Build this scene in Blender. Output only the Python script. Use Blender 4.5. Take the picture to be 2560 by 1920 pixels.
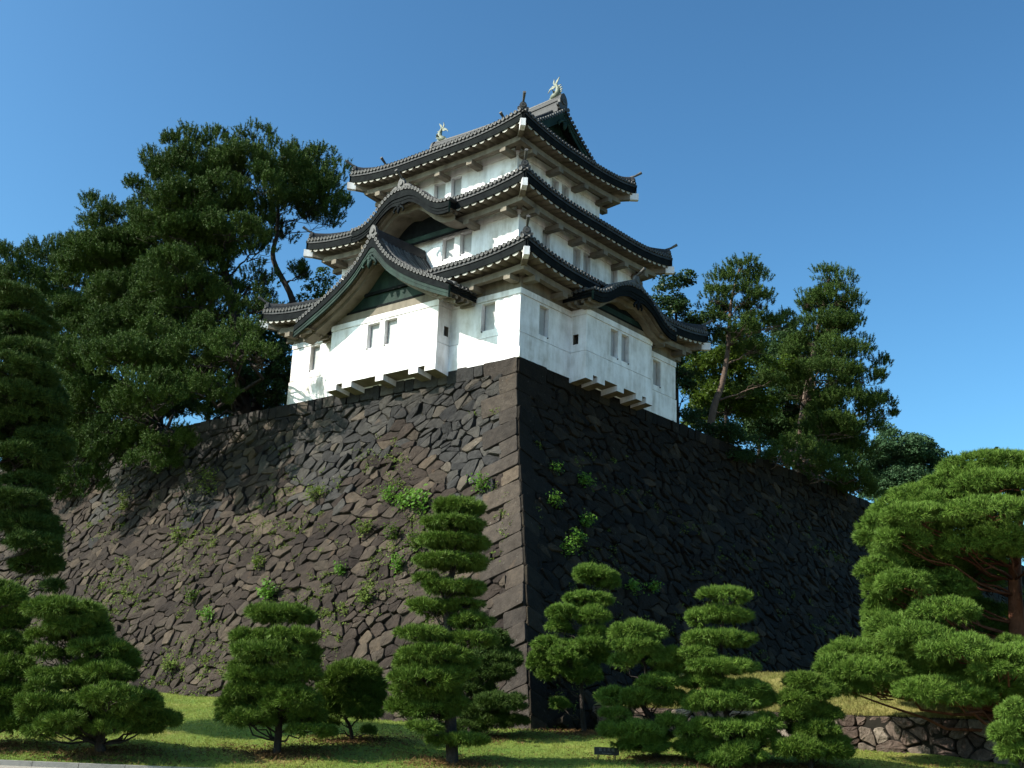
import bpy, math, random
import numpy as np
from mathutils import Vector, Matrix

for o in list(bpy.data.objects):
    bpy.data.objects.remove(o)
SC = bpy.context.scene
COL = SC.collection
R = math.radians

# ---------------------------------------------------------------- camera
YAW, PITCH, ROLL = 0.69051, 0.28208, 0.03992
CAM = Vector((-34.220, -27.996, -14.011))
fw = Vector((math.cos(YAW)*math.cos(PITCH), math.sin(YAW)*math.cos(PITCH), math.sin(PITCH)))
rt = Vector((math.sin(YAW), -math.cos(YAW), 0))
up_ = rt.cross(fw)
rr = rt*math.cos(ROLL) + up_*math.sin(ROLL)
uu = -rt*math.sin(ROLL) + up_*math.cos(ROLL)
cam = bpy.data.cameras.new('camera')
cam.sensor_width = 36.0
cam.lens = 2828.42/2560*36.0
cam.clip_start = 0.1
cam.clip_end = 3000
camo = bpy.data.objects.new('camera', cam)
COL.objects.link(camo)
m = Matrix((rr, uu, -fw)).transposed().to_4x4()
m.translation = CAM
camo.matrix_world = m
SC.camera = camo

# ---------------------------------------------------------------- sky, sun, exposure
SUN_EL = R(39.0)
SUN_AZ = R(147.7)                      # from +x towards +y
sdir = Vector((math.cos(SUN_AZ)*math.cos(SUN_EL), math.sin(SUN_AZ)*math.cos(SUN_EL), math.sin(SUN_EL)))
world = bpy.data.worlds.new('World')
SC.world = world
world.use_nodes = True
wn = world.node_tree
wn.nodes.clear()
sky = wn.nodes.new('ShaderNodeTexSky')
sky.sky_type = 'NISHITA'
sky.sun_disc = False
sky.sun_elevation = SUN_EL
sky.sun_rotation = math.atan2(sdir.x, sdir.y)
sky.altitude = 0
sky.air_density = 1.0
sky.dust_density = 2.0
sky.ozone_density = 6.0
bg = wn.nodes.new('ShaderNodeBackground')
bg.inputs['Strength'].default_value = 0.062
wo = wn.nodes.new('ShaderNodeOutputWorld')
gm = wn.nodes.new('ShaderNodeGamma')
gm.inputs[1].default_value = 1.42
tn = wn.nodes.new('ShaderNodeMix')
tn.data_type = 'RGBA'; tn.blend_type = 'MULTIPLY'; tn.inputs[0].default_value = 1.0
tn.inputs[7].default_value = (1.06, 1.31, 1.03, 1)
wn.links.new(sky.outputs[0], gm.inputs[0])
wn.links.new(gm.outputs[0], tn.inputs[6])
wn.links.new(tn.outputs[2], bg.inputs[0])
wn.links.new(bg.outputs[0], wo.inputs[0])
sl = bpy.data.lights.new('sun', 'SUN')
sl.energy = 5.0
sl.angle = R(0.5)
sl.color = (1.0, 0.945, 0.85)
so = bpy.data.objects.new('sun', sl)
COL.objects.link(so)
so.rotation_euler = (-sdir).to_track_quat('-Z', 'Y').to_euler()
SC.view_settings.view_transform = 'Standard'
SC.view_settings.look = 'None'
SC.view_settings.exposure = 0.95
SC.view_settings.gamma = 1.0
SC.render.engine = 'CYCLES'
SC.cycles.max_bounces = 6
SC.cycles.diffuse_bounces = 3
SC.cycles.glossy_bounces = 2
SC.cycles.transmission_bounces = 3

# ---------------------------------------------------------------- materials
def newmat(name):
    mt = bpy.data.materials.new(name)
    mt.use_nodes = True
    nt = mt.node_tree
    nt.nodes.clear()
    out = nt.nodes.new('ShaderNodeOutputMaterial')
    return mt, nt, out

def noise(nt, scale, detail=4, rough=.55, coord='Object', dist=0.0, vec=None, stretch=None):
    tc = nt.nodes.new('ShaderNodeTexCoord')
    n = nt.nodes.new('ShaderNodeTexNoise')
    n.inputs['Scale'].default_value = scale
    n.inputs['Detail'].default_value = detail
    n.inputs['Roughness'].default_value = rough
    n.inputs['Distortion'].default_value = dist
    src = tc.outputs[coord]
    if stretch:
        mp = nt.nodes.new('ShaderNodeMapping')
        mp.inputs['Scale'].default_value = stretch
        nt.links.new(src, mp.inputs[0])
        src = mp.outputs[0]
    nt.links.new(src, n.inputs['Vector'])
    return n.outputs['Fac']

def ramp(nt, fac, stops):
    r = nt.nodes.new('ShaderNodeValToRGB')
    e = r.color_ramp.elements
    while len(e) < len(stops):
        e.new(0.5)
    for i, (p, c) in enumerate(stops):
        e[i].position = p
        e[i].color = (c[0], c[1], c[2], 1)
    nt.links.new(fac, r.inputs[0])
    return r.outputs[0]

def mixc(nt, fac, a, b, mode='MIX'):
    mx = nt.nodes.new('ShaderNodeMix')
    mx.data_type = 'RGBA'
    mx.blend_type = mode
    for sock, v in ((mx.inputs[0], fac), (mx.inputs[6], a), (mx.inputs[7], b)):
        if isinstance(v, (int, float)):
            sock.default_value = v
        elif isinstance(v, tuple):
            sock.default_value = (v[0], v[1], v[2], 1)
        else:
            nt.links.new(v, sock)
    return mx.outputs[2]

def bump(nt, h, strength, dist):
    b = nt.nodes.new('ShaderNodeBump')
    b.inputs['Strength'].default_value = strength
    b.inputs['Distance'].default_value = dist
    nt.links.new(h, b.inputs['Height'])
    return b.outputs[0]

def principled(nt, out, col, rough, normal=None, spec=0.4, metal=0.0):
    p = nt.nodes.new('ShaderNodeBsdfPrincipled')
    if isinstance(col, tuple):
        p.inputs['Base Color'].default_value = (col[0], col[1], col[2], 1)
    else:
        nt.links.new(col, p.inputs['Base Color'])
    if isinstance(rough, (int, float)):
        p.inputs['Roughness'].default_value = rough
    else:
        nt.links.new(rough, p.inputs['Roughness'])
    p.inputs['Specular IOR Level'].default_value = spec
    p.inputs['Metallic'].default_value = metal
    if normal is not None:
        nt.links.new(normal, p.inputs['Normal'])
    nt.links.new(p.outputs[0], out.inputs[0])
    return p

def island(nt):
    g = nt.nodes.new('ShaderNodeNewGeometry')
    return g.outputs['Random Per Island']

def mat_plaster(name, base, dirt, amount, streak=True):
    mt, nt, out = newmat(name)
    a = noise(nt, .9, 6, .65)
    b = noise(nt, 2.2, 5, .6, stretch=(1, 1, .22))
    mul = nt.nodes.new('ShaderNodeMath'); mul.operation = 'MULTIPLY'
    nt.links.new(a, mul.inputs[0]); nt.links.new(b, mul.inputs[1])
    fac = ramp(nt, mul.outputs[0], [(.17, (0, 0, 0)), (.42, (amount,)*3)])
    c = mixc(nt, fac, base, dirt)
    n2 = noise(nt, 14, 4, .6)
    principled(nt, out, c, .75, bump(nt, n2, .12, .02), .25)
    return mt

def mat_simple(name, c0, c1, scale, rough, spec=.4, bscale=None, bstr=.3, metal=0., stretch=None, bdist=.02):
    mt, nt, out = newmat(name)
    a = noise(nt, scale, 5, .6, stretch=stretch)
    c = ramp(nt, a, [(.3, c0), (.7, c1)])
    nrm = bump(nt, noise(nt, bscale or scale*4, 5, .6), bstr, bdist)
    principled(nt, out, c, rough, nrm, spec, metal)
    return mt

def mat_tile(name, c0, c1, rough):
    mt, nt, out = newmat(name)
    rnd = island(nt)
    c = ramp(nt, rnd, [(0, c0), (1, c1)])
    st = ramp(nt, noise(nt, 1.7, 6, .7), [(.35, (.55,)*3), (.7, (1.25,)*3)])
    c = mixc(nt, 1.0, c, st, 'MULTIPLY')
    principled(nt, out, c, rough, bump(nt, noise(nt, 9, 4), .25, .02), .22)
    return mt

def mat_stone(name, cols, rough=.85, lichen=.35):
    mt, nt, out = newmat(name)
    rnd = island(nt)
    base = ramp(nt, rnd, cols)
    big = ramp(nt, noise(nt, .22, 3, .5), [(.35, (.8, .78, .78)), (.65, (1.12, 1.1, 1.08))])
    c = mixc(nt, 1.0, base, big, 'MULTIPLY')
    mott = ramp(nt, noise(nt, 3.2, 8, .7), [(.3, (.6, .58, .57)), (.55, (1., 1., 1.)), (.78, (1.5, 1.42, 1.32))])
    c = mixc(nt, 1.0, c, mott, 'MULTIPLY')
    spots = ramp(nt, noise(nt, 7.5, 5, .65, dist=.6), [(.66, (0, 0, 0)), (.74, (lichen,)*3)])
    c = mixc(nt, spots, c, (.30, .29, .25))
    rust = ramp(nt, noise(nt, 1.3, 4, .6), [(.64, (0, 0, 0)), (.78, (.22,)*3)])
    c = mixc(nt, rust, c, (.17, .105, .06))
    h1 = noise(nt, 5, 8, .68)
    h2 = noise(nt, 24, 5, .6)
    add = nt.nodes.new('ShaderNodeMath'); add.operation = 'MULTIPLY_ADD'
    nt.links.new(h2, add.inputs[0]); add.inputs[1].default_value = .3; nt.links.new(h1, add.inputs[2])
    principled(nt, out, c, rough, bump(nt, add.outputs[0], .75, .09), .1)
    return mt

def mat_leaf(name, dark, light, warm, scale=.9, trans=.35, rough=.55):
    mt, nt, out = newmat(name)
    rnd = island(nt)
    a = noise(nt, scale, 4, .6)
    c = ramp(nt, a, [(.3, dark), (.7, light)])
    wf = ramp(nt, rnd, [(.0, (0, 0, 0)), (1., (.55,)*3)])
    c = mixc(nt, wf, c, warm)
    p = nt.nodes.new('ShaderNodeBsdfPrincipled')
    nt.links.new(c, p.inputs['Base Color'])
    p.inputs['Roughness'].default_value = rough
    p.inputs['Specular IOR Level'].default_value = .10
    tr = nt.nodes.new('ShaderNodeBsdfTranslucent')
    nt.links.new(c, tr.inputs[0])
    mx = nt.nodes.new('ShaderNodeMixShader')
    mx.inputs[0].default_value = trans
    nt.links.new(p.outputs[0], mx.inputs[1])
    nt.links.new(tr.outputs[0], mx.inputs[2])
    nt.links.new(mx.outputs[0], out.inputs[0])
    return mt

M = {}
M['plaster'] = mat_plaster('white_plaster', (.79, .772, .775), (.40, .36, .32), .95)
M['plaster_aged_shade'] = mat_plaster('aged_shade_plaster', (0.1761, 0.1499, 0.1142), (0.0762, 0.0595, 0.0428), 1.0)  # aged tan plaster, darkened further so the colour carries the eave shade
M['rafter_tip'] = mat_plaster('rafter_tip_plaster', (0.3808, 0.3604, 0.3196), (0.204, 0.1768, 0.1428), .8)
M['shutter'] = mat_simple('shutter_paint', (0.306, 0.306, 0.306), (0.391, 0.3867, 0.3825), 3, .7)
M['dark'] = mat_simple('dark_gap', (0.0102, 0.0102, 0.0102), (0.0204, 0.0204, 0.0204), 3, .8)
M['tile'] = mat_tile('smoked_tile', (0.0286, 0.0286, 0.0299), (0.0884, 0.085, 0.0816), .5)
M['tile_dark'] = mat_tile('smoked_tile_dark', (0.015, 0.015, 0.017), (0.0374, 0.0374, 0.0394), .6)
M['tile_pale'] = mat_simple('weathered_lit_tile', (0.0405, 0.0382, 0.0359), (0.0867, 0.0821, 0.0774), 5, .65)
M['copper_dark'] = mat_simple('blackened_copper', (0.0038, 0.0043, 0.0054), (0.0098, 0.012, 0.012), 3, .8, .04)
M['copper'] = mat_simple('verdigris_copper', (0.003, 0.0089, 0.0076), (0.0177, 0.0388, 0.0286), 1.6, .65, .12, bscale=8, stretch=(1, 1, .3))
M['bronze'] = mat_simple('pale_bronze', (0.0748, 0.0952, 0.068), (0.1768, 0.1904, 0.136), 6, .6, .4, bscale=14, bstr=.6)
M['stone'] = mat_stone('wall_stone', [(0, (0.0198, 0.0148, 0.0129)), (.3, (0.0287, 0.0217, 0.018)), (.6, (0.0367, 0.0276, 0.0224)), (.85, (0.0466, 0.0368, 0.0291)), (1, (0.0698, 0.0534, 0.0394))])
M['stone_top'] = mat_stone('upper_wall_stone', [(0, (0.0204, 0.0199, 0.0204)), (.45, (0.0344, 0.0329, 0.0321)), (.85, (0.05, 0.0461, 0.0414)), (1, (.075, .062, .049))])
M['stone_quoin'] = mat_stone('corner_stone', [(0, (0.0245, 0.0204, 0.018)), (.4, (0.0408, 0.0335, 0.0286)), (.8, (0.0588, 0.0466, 0.0367)), (1, (0.0816, 0.062, 0.0449))])
M['stone_right_shade'] = mat_stone('shade_toned_wall_stone', [(0, (0.0089, 0.0074, 0.0058)), (.5, (0.0145, 0.0114, 0.0086)), (.9, (0.0226, 0.0178, 0.0122)), (1, (0.0444, 0.0334, 0.022))])  # same wall stone, with the right face's shade put into a darker colour
M['stone_low'] = mat_stone('low_wall_stone', [(0, (0.0561, 0.0395, 0.033)), (.6, (0.0954, 0.0707, 0.0581)), (1, (0.1795, 0.1509, 0.1211))])
M['joint'] = mat_simple('joint_earth', (0.0082, 0.0068, 0.0054), (0.0204, 0.0177, 0.0136), 2, .95, .1)
M['kerb'] = mat_simple('kerb_stone', (0.1632, 0.1564, 0.1428), (0.2448, 0.2312, 0.2108), 4, .85, .2, bscale=30)
M['path'] = mat_simple('gravel_path', (0.1904, 0.17, 0.1428), (0.2856, 0.2584, 0.2176), 22, .9, .2, bscale=60, bstr=.6)
M['bark'] = mat_simple('grey_bark', (0.015, 0.0116, 0.0095), (0.051, 0.0408, 0.034), 5, .9, .2, bscale=14, bstr=.9, stretch=(1, 1, .35), bdist=.05)
M['bark_red'] = mat_simple('red_bark', (0.068, 0.0238, 0.0122), (0.1496, 0.0578, 0.0306), 5, .85, .2, bscale=12, bstr=.9, stretch=(1, 1, .4), bdist=.05)
M['bark_tan'] = mat_simple('tan_bark', (0.0612, 0.0408, 0.0306), (0.136, 0.0952, 0.0714), 5, .85, .2, bscale=12, bstr=.9, stretch=(1, 1, .4), bdist=.05)
M['needle'] = mat_leaf('garden_pine_needle', (0.0342, 0.0747, 0.0081), (0.0683, 0.1231, 0.0139), (0.1126, 0.1509, 0.0276), 1.1, .08)
M['needle_bright'] = mat_leaf('bright_pine_needle', (0.0425, 0.0922, 0.0111), (0.0822, 0.1499, 0.0189), (0.1247, 0.1729, 0.033), .9, .06)
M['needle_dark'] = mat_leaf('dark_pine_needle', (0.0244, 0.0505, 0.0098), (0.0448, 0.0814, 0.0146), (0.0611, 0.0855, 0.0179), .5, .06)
M['needle_big'] = mat_leaf('black_pine_needle', (.020, .047, .009), (.046, .086, .015), (.075, .105, .020), .35, .06)
M['leaf'] = mat_leaf('broad_leaf', (0.0222, 0.0518, 0.0074), (0.0555, 0.0999, 0.0133), (0.0962, 0.1258, 0.0148), .6, .4, .4)
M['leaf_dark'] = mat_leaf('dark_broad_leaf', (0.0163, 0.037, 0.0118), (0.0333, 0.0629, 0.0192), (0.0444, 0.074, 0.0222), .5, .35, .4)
M['leaf_blue'] = mat_leaf('bluish_leaf', (.030, .066, .030), (.055, .105, .045), (.07, .12, .05), .5, .3, .5)
M['leaf_fresh'] = mat_leaf('fresh_leaf', (0.0444, 0.1184, 0.0148), (0.0888, 0.1924, 0.0222), (0.148, 0.2368, 0.037), 1.5, .4, .45)
M['weed'] = mat_leaf('weed_leaf', (0.0518, 0.0962, 0.0148), (0.0962, 0.148, 0.0222), (0.148, 0.148, 0.037), 1.2, .35, .6)
M['blade'] = mat_leaf('grass_blade', (0.1082, 0.1912, 0.0249), (0.2055, 0.2582, 0.0396), (0.3246, 0.2677, 0.1019), .35, .4, .6)
M['litter'] = mat_leaf('fallen_needle', (.055, .030, .012), (.11, .06, .025), (.15, .09, .04), 1.5, .1, .8)
M['sign'] = mat_simple('sign_board', (0.0082, 0.0082, 0.0095), (0.0136, 0.0136, 0.015), 3, .4)
M['sign_letter'] = mat_simple('sign_letter', (0.1496, 0.1496, 0.1496), (0.204, 0.204, 0.204), 3, .6)

def mat_lawn():
    mt, nt, out = newmat('lawn_turf')
    a = ramp(nt, noise(nt, .35, 5, .6), [(.35, (0.0826, 0.1432, 0.0199)), (.55, (0.1432, 0.1814, 0.033)), (.72, (0.2424, 0.1909, 0.0661))])
    b = ramp(nt, noise(nt, 9, 6, .7), [(.3, (.55,)*3), (.7, (1.35,)*3)])
    c = mixc(nt, 1.0, a, b, 'MULTIPLY')
    principled(nt, out, c, .9, bump(nt, noise(nt, 40, 6, .7), .8, .05), .15)
    return mt
M['lawn'] = mat_lawn()
M['bank'] = mat_simple('dry_turf', (0.1149, 0.1105, 0.0309), (0.2033, 0.168, 0.0575), 3, .95, .1, bscale=30, bstr=.7)
M['earth'] = mat_simple('hilltop_earth', (0.0204, 0.034, 0.0082), (0.0476, 0.0544, 0.017), 1.5, .95, .1)

# ---------------------------------------------------------------- mesh helpers
ORG = Vector((0, 0, 0))
def tag(o, label=None, cat=None, group=None, kind=None):
    if label: o['label'] = label
    if cat: o['category'] = cat
    if group: o['group'] = group
    if kind: o['kind'] = kind
    return o

def empty(name, loc, label, cat, group=None, rz=0):
    o = bpy.data.objects.new(name, None)
    COL.objects.link(o)
    o.location = loc
    o.rotation_euler = (0, 0, rz)
    o.empty_display_size = .3
    return tag(o, label, cat, group)

class MB:
    def __init__(s, org=(0, 0, 0)):
        s.v = []; s.f = []; s.m = []; s.o = Vector(org); s.sm = []
    def vert(s, p):
        s.v.append((p[0]-s.o.x, p[1]-s.o.y, p[2]-s.o.z)); return len(s.v)-1
    def face(s, pts, mi=0, sm=False):
        s.f.append([s.vert(p) for p in pts]); s.m.append(mi); s.sm.append(sm)
    def idx(s, ids, mi=0, sm=False):
        s.f.append(list(ids)); s.m.append(mi); s.sm.append(sm)
    def grid(s, rows, mi=0, sm=True, close=False):
        ids = [[s.vert(p) for p in r] for r in rows]
        for a, b in zip(ids[:-1], ids[1:]):
            n = len(a)
            for i in range(n if close else n-1):
                j = (i+1) % n
                s.idx((a[i], a[j], b[j], b[i]), mi, sm)
        return ids
    def box(s, c, U, V, W, hu, hv, hw, mi=0):
        c = Vector(c)
        P = [c+U*(a*hu)+V*(b*hv)+W*(d*hw) for a in (-1, 1) for b in (-1, 1) for d in (-1, 1)]
        i = [s.vert(p) for p in P]
        for q in ((0, 1, 3, 2), (4, 6, 7, 5), (0, 4, 5, 1), (2, 3, 7, 6), (0, 2, 6, 4), (1, 5, 7, 3)):
            s.idx([i[k] for k in q], mi)
    def tube(s, pts, rad, n=8, mi=0, cap=True, sm=True, half=None, up=None):
        pts = [Vector(p) for p in pts]
        if isinstance(rad, (int, float)): rad = [rad]*len(pts)
        rows = []
        ref = None
        for i, p in enumerate(pts):
            t = (pts[min(i+1, len(pts)-1)]-pts[max(i-1, 0)])
            if t.length < 1e-9: t = Vector((0, 0, 1))
            t.normalize()
            u = Vector(up) if up is not None else (ref if ref is not None else (Vector((0, 0, 1)) if abs(t.z) < .9 else Vector((1, 0, 0))))
            a = t.cross(u)
            if a.length < 1e-6: a = t.cross(Vector((1, .3, .1)))
            a.normalize(); b = a.cross(t).normalized()
            ref = b
            if half:
                rows.append([p+a*(rad[i]*math.cos(th))+b*(rad[i]*math.sin(th)) for th in [math.pi*k/(n-1) for k in range(n)]])
            else:
                rows.append([p+a*(rad[i]*math.cos(th))+b*(rad[i]*math.sin(th)) for th in [2*math.pi*k/n for k in range(n)]])
        ids = s.grid(rows, mi, sm, close=not half)
        if cap:
            s.idx(ids[0][::-1], mi); s.idx(ids[-1], mi)
        return ids
    def disc(s, c, nrm, r, n=10, mi=0):
        nrm = Vector(nrm).normalized(); c = Vector(c)
        a = nrm.orthogonal().normalized(); b = nrm.cross(a)
        s.face([c+a*(r*math.cos(2*math.pi*k/n))+b*(r*math.sin(2*math.pi*k/n)) for k in range(n)], mi)
    def ring(s, c, nrm, r0, r1, n=10, mi=0):
        nrm = Vector(nrm).normalized(); c = Vector(c)
        a = nrm.orthogonal().normalized(); b = nrm.cross(a)
        d = [a*math.cos(2*math.pi*k/n)+b*math.sin(2*math.pi*k/n) for k in range(n)]
        s.grid([[c+q*r0 for q in d], [c+q*r1 for q in d]], mi, False, True)
    def build(s, name, mats, parent=None, recalc=False):
        me = bpy.data.meshes.new(name)
        me.from_pydata(s.v, [], s.f)
        if not isinstance(mats, (list, tuple)): mats = [mats]
        for k in mats: me.materials.append(M[k])
        me.polygons.foreach_set('material_index', s.m)
        me.polygons.foreach_set('use_smooth', s.sm)
        if recalc:
            import bmesh
            bm = bmesh.new(); bm.from_mesh(me)
            bmesh.ops.recalc_face_normals(bm, faces=bm.faces)
            bm.to_mesh(me); bm.free()
        me.update()
        o = bpy.data.objects.new(name, me)
        COL.objects.link(o)
        if parent: o.parent = parent
        return o

def tri_object(name, V, mats, parent=None, mi=None):
    """V: (n,3,3) array of separate triangles"""
    V = np.ascontiguousarray(V, dtype=np.float32)
    n = len(V)
    me = bpy.data.meshes.new(name)
    me.vertices.add(n*3)
    me.vertices.foreach_set('co', V.reshape(-1))
    me.loops.add(n*3)
    me.loops.foreach_set('vertex_index', np.arange(n*3, dtype=np.int32))
    me.polygons.add(n)
    me.polygons.foreach_set('loop_start', np.arange(0, n*3, 3, dtype=np.int32))
    me.polygons.foreach_set('loop_total', np.full(n, 3, dtype=np.int32))
    if not isinstance(mats, (list, tuple)): mats = [mats]
    for k in mats: me.materials.append(M[k])
    if mi is not None: me.polygons.foreach_set('material_index', mi.astype(np.int32))
    me.update(calc_edges=True)
    me.validate()
    o = bpy.data.objects.new(name, me)
    COL.objects.link(o)
    if parent: o.parent = parent
    return o

X = Vector((1, 0, 0)); Y = Vector((0, 1, 0)); Z = Vector((0, 0, 1))

# ---------------------------------------------------------------- ground
FH = Vector((math.cos(YAW), math.sin(YAW), 0)); RH = Vector((math.sin(YAW), -math.cos(YAW), 0))
def AB(x, y):
    dx, dy = x-CAM.x, y-CAM.y
    return dx*FH.x+dy*FH.y, dx*RH.x+dy*RH.y
def XY(A, B):
    return CAM.x+FH.x*A+RH.x*B, CAM.y+FH.y*A+RH.y*B
KA = 25.95
def ground_ab(A, B):
    if A < KA: return -15.53-.003*(KA-A)
    z = -15.45+.0902*(A-26)
    if A > 36.2:
        s = min(1, max(0, -B/10)); z = -14.53+.0565*min(A-36.2, 12)*s
    return z
def ground(x, y): return ground_ab(*AB(x, y))

def axis_steps(lo, hi, fine_lo, fine_hi, fine, grow=1.25):
    a = list(np.arange(fine_lo, fine_hi+1e-6, fine))
    st = fine
    while a[-1] < hi: st *= grow; a.append(min(hi, a[-1]+st))
    st = fine
    while a[0] > lo: st *= grow; a.insert(0, max(lo, a[0]-st))
    return a
rng0 = random.Random(5)
As = [v for v in axis_steps(-300, 1500, KA+.0, 50, .5) if v >= KA]
Bs = axis_steps(-900, 900, -24, 24, .6)
mb = MB()
def lawn_bump(x, y):
    return .035*math.sin(x*.9+1.3*math.sin(y*.6))+.03*math.sin(y*1.1+x*.35)+.02*math.sin(2.3*x-1.7*y)
rows = []
for A in As:
    r = []
    for B in Bs:
        x, y = XY(A, B)
        r.append((x, y, ground_ab(A, B)+(lawn_bump(x, y) if A > KA+.6 else 0)))
    rows.append(r)
mb.grid(rows)
tag(mb.build('lawn', 'lawn'), kind='structure')
mb = MB()
rows = []
for A in axis_steps(-1200, KA-.16, 10, KA-.16, 2.0):
    rows.append([(*XY(A, B), ground_ab(min(A, KA-.16), B)) for B in Bs])
mb.grid(rows)
tag(mb.build('path', 'path'), kind='structure')
mb = MB()
B = -40.0
while B < 40:
    x, y = XY(KA-.08, B+.5)
    mb.box((x, y, -15.53), RH, FH, Z, .494, .078, .105)
    B += 1.0
tag(mb.build('kerb', 'kerb'), kind='structure')
# top of the rampart
mb = MB()
rows = []
for x in [0.05, .6, 1.2, 2, 3, 5, 8, 12, 18, 25, 40, 60, 80, 91.5]:
    rows.append([(x, y, -.12+(.05*math.sin(x*1.7+y)+.05*math.sin(y*2.1) if x > .5 and y > .5 else 0)) for y in [.05, .6, 1.2, 2, 3, 5, 8, 12, 14.4, 16, 18, 20, 22, 25, 28, 32, 40, 54]])
mb.grid(rows)
tag(mb.build('hilltop_ground', 'earth'), kind='structure')

# ---------------------------------------------------------------- stone walls
HP = [0, 1.5, 3, 4.5, 6, 8, 10, 12, 14.6, 17]; DP = [0, .1, .45, 1.07, 1.85, 2.85, 3.85, 4.68, 5.75, 6.7]
HS = np.linspace(0, 17, 341)
DS = np.interp(HS, HP, DP)
kk = np.ones(21)/21
DS = np.convolve(np.pad(DS, 10, mode='edge'), kk, 'valid'); DS -= DS[0]
DDS = np.gradient(DS, HS)
def prof(h): return float(np.interp(h, HS, DS)), float(np.interp(h, HS, DDS))
def face_left(u, h, dn):
    d, s = prof(h); l = math.hypot(1, s)
    return (-d-dn/l, -d+u, -h+dn*s/l)
def face_right(u, h, dn):
    d, s = prof(h); l = math.hypot(1, s)
    return (-d+u, -d-dn/l, -h+dn*s/l)

def clip(poly, mx, my, nx, ny):
    out = []
    n = len(poly)
    for i in range(n):
        ax, ay = poly[i]; bx, by = poly[(i+1) % n]
        da = (ax-mx)*nx+(ay-my)*ny; db = (bx-mx)*nx+(by-my)*ny
        if da <= 0: out.append((ax, ay))
        if (da < 0 < db) or (db < 0 < da):
            t = da/(da-db); out.append((ax+(bx-ax)*t, ay+(by-ay)*t))
    return out

def area(p):
    return .5*sum(p[i][0]*p[(i+1) % len(p)][1]-p[(i+1) % len(p)][0]*p[i][1] for i in range(len(p)))

def voronoi_cells(seeds, dom, warp):
    """seeds in (u,h); warp 2x2; dom (u0,u1,h0,h1)"""
    W = np.array(warp); Wi = np.linalg.inv(W)
    S = seeds@W.T
    cells = []
    for i in range(len(S)):
        d2 = ((S-S[i])**2).sum(1)
        nb = np.argpartition(d2, 24)[:25] if len(S) > 26 else np.arange(len(S))
        nb = nb[np.argsort(d2[nb])]
        x, y = S[i]
        p = [(x-3, y-3), (x+3, y-3), (x+3, y+3), (x-3, y+3)]
        for j in nb[1:]:
            nx, ny = S[j][0]-x, S[j][1]-y
            p = clip(p, x+nx/2, y+ny/2, nx, ny)
            if len(p) < 3: break
        if len(p) < 3: continue
        q = [tuple(Wi@np.array(v)) for v in p]
        for a in ((dom[0], 0, -1, 0), (dom[1], 0, 1, 0), (0, dom[2], 0, -1), (0, dom[3], 0, 1)):
            q = clip(q, *a)
            if len(q) < 3: break
        if len(q) >= 3 and abs(area(q)) > .02: cells.append(q)
    return cells

def add_stone(mb, poly, mapf, rnd, gap=.016, proud=0.0, rough=1.0, mi=0, back=-.3):
    if area(poly) < 0: poly = poly[::-1]
    n = len(poly)
    cx = sum(p[0] for p in poly)/n; cy = sum(p[1] for p in poly)/n
    out = []
    for i in range(n):
        ax, ay = poly[i]; bx, by = poly[(i+1) % n]
        L = math.hypot(bx-ax, by-ay)
        if L < .04: continue
        # cut the corner a little, then split the edge with an irregular midpoint
        c = min(.06, .17*L)
        k = max(1, int(L/.38))
        pts = [(ax+(bx-ax)*c/L, ay+(by-ay)*c/L)]
        for j in range(1, k+1):
            t = (j-.5)/k*.8+.1
            e = rnd.uniform(-.024, .014)*rough
            pts.append((ax+(bx-ax)*t-(by-ay)/L*e, ay+(by-ay)*t+(bx-ax)/L*e))
        pts.append((bx-(bx-ax)*c/L, by-(by-ay)*c/L))
        out += pts
    if len(out) < 3: return
    def inset(g):
        r = []
        for (x, y) in out:
            d = math.hypot(x-cx, y-cy)
            f = max(.15, 1-g/max(d, .05))
            r.append((cx+(x-cx)*f, cy+(y-cy)*f))
        return r
    tx, ty = rnd.gauss(0, .13)*rough, rnd.gauss(0, .13)*rough
    lift = proud+rnd.uniform(-.045, .065)*rough
    g = gap*rnd.choice((.25, .5, 1, 1.5, 2.2))
    p0 = inset(g); p1 = inset(g+.016*rough+.004)
    p2 = inset(g+.10)
    def hgt(p, e=0): return lift+tx*(p[0]-cx)+ty*(p[1]-cy)+e
    r0 = [mapf(p[0], p[1], back) for p in p0]
    r1 = [mapf(p[0], p[1], hgt(p, -.035*rough-rnd.random()*.03*rough)) for p in p0]
    r2 = [mapf(p[0], p[1], hgt(p, rnd.uniform(-.012, .012)*rough)) for p in p1]
    r3 = [mapf(p[0], p[1], hgt(p, .008+rnd.uniform(-.014, .014)*rough)) for p in p2]
    ids = mb.grid([r0, r1, r2, r3], mi, False, True)
    c = mb.vert(mapf(cx, cy, hgt((cx, cy), .012+rnd.uniform(-.01, .02)*rough)))
    l = ids[-1]
    for i in range(len(l)): mb.idx((l[i], l[(i+1) % len(l)], c), mi, False)

def make_seeds(u0, u1, h0, h1, du, dh, jit, rnd, drop=.1, small=.12):
    s = []
    h = h0+dh*.4; r = 0
    while h < h1+dh:
        u = u0+(du*.3 if r % 2 else 0)+rnd.uniform(-.25, .25)
        while u < u1+du:
            if rnd.random() > drop:
                s.append((u+rnd.uniform(-jit, jit)*du, h+rnd.uniform(-jit, jit)*dh))
                if rnd.random() < small: s.append((u+du*.5+rnd.uniform(-.1, .1), h+dh*.45+rnd.uniform(-.1, .1)))
            u += du
        h += dh; r += 1
    return np.array(s)

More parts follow.
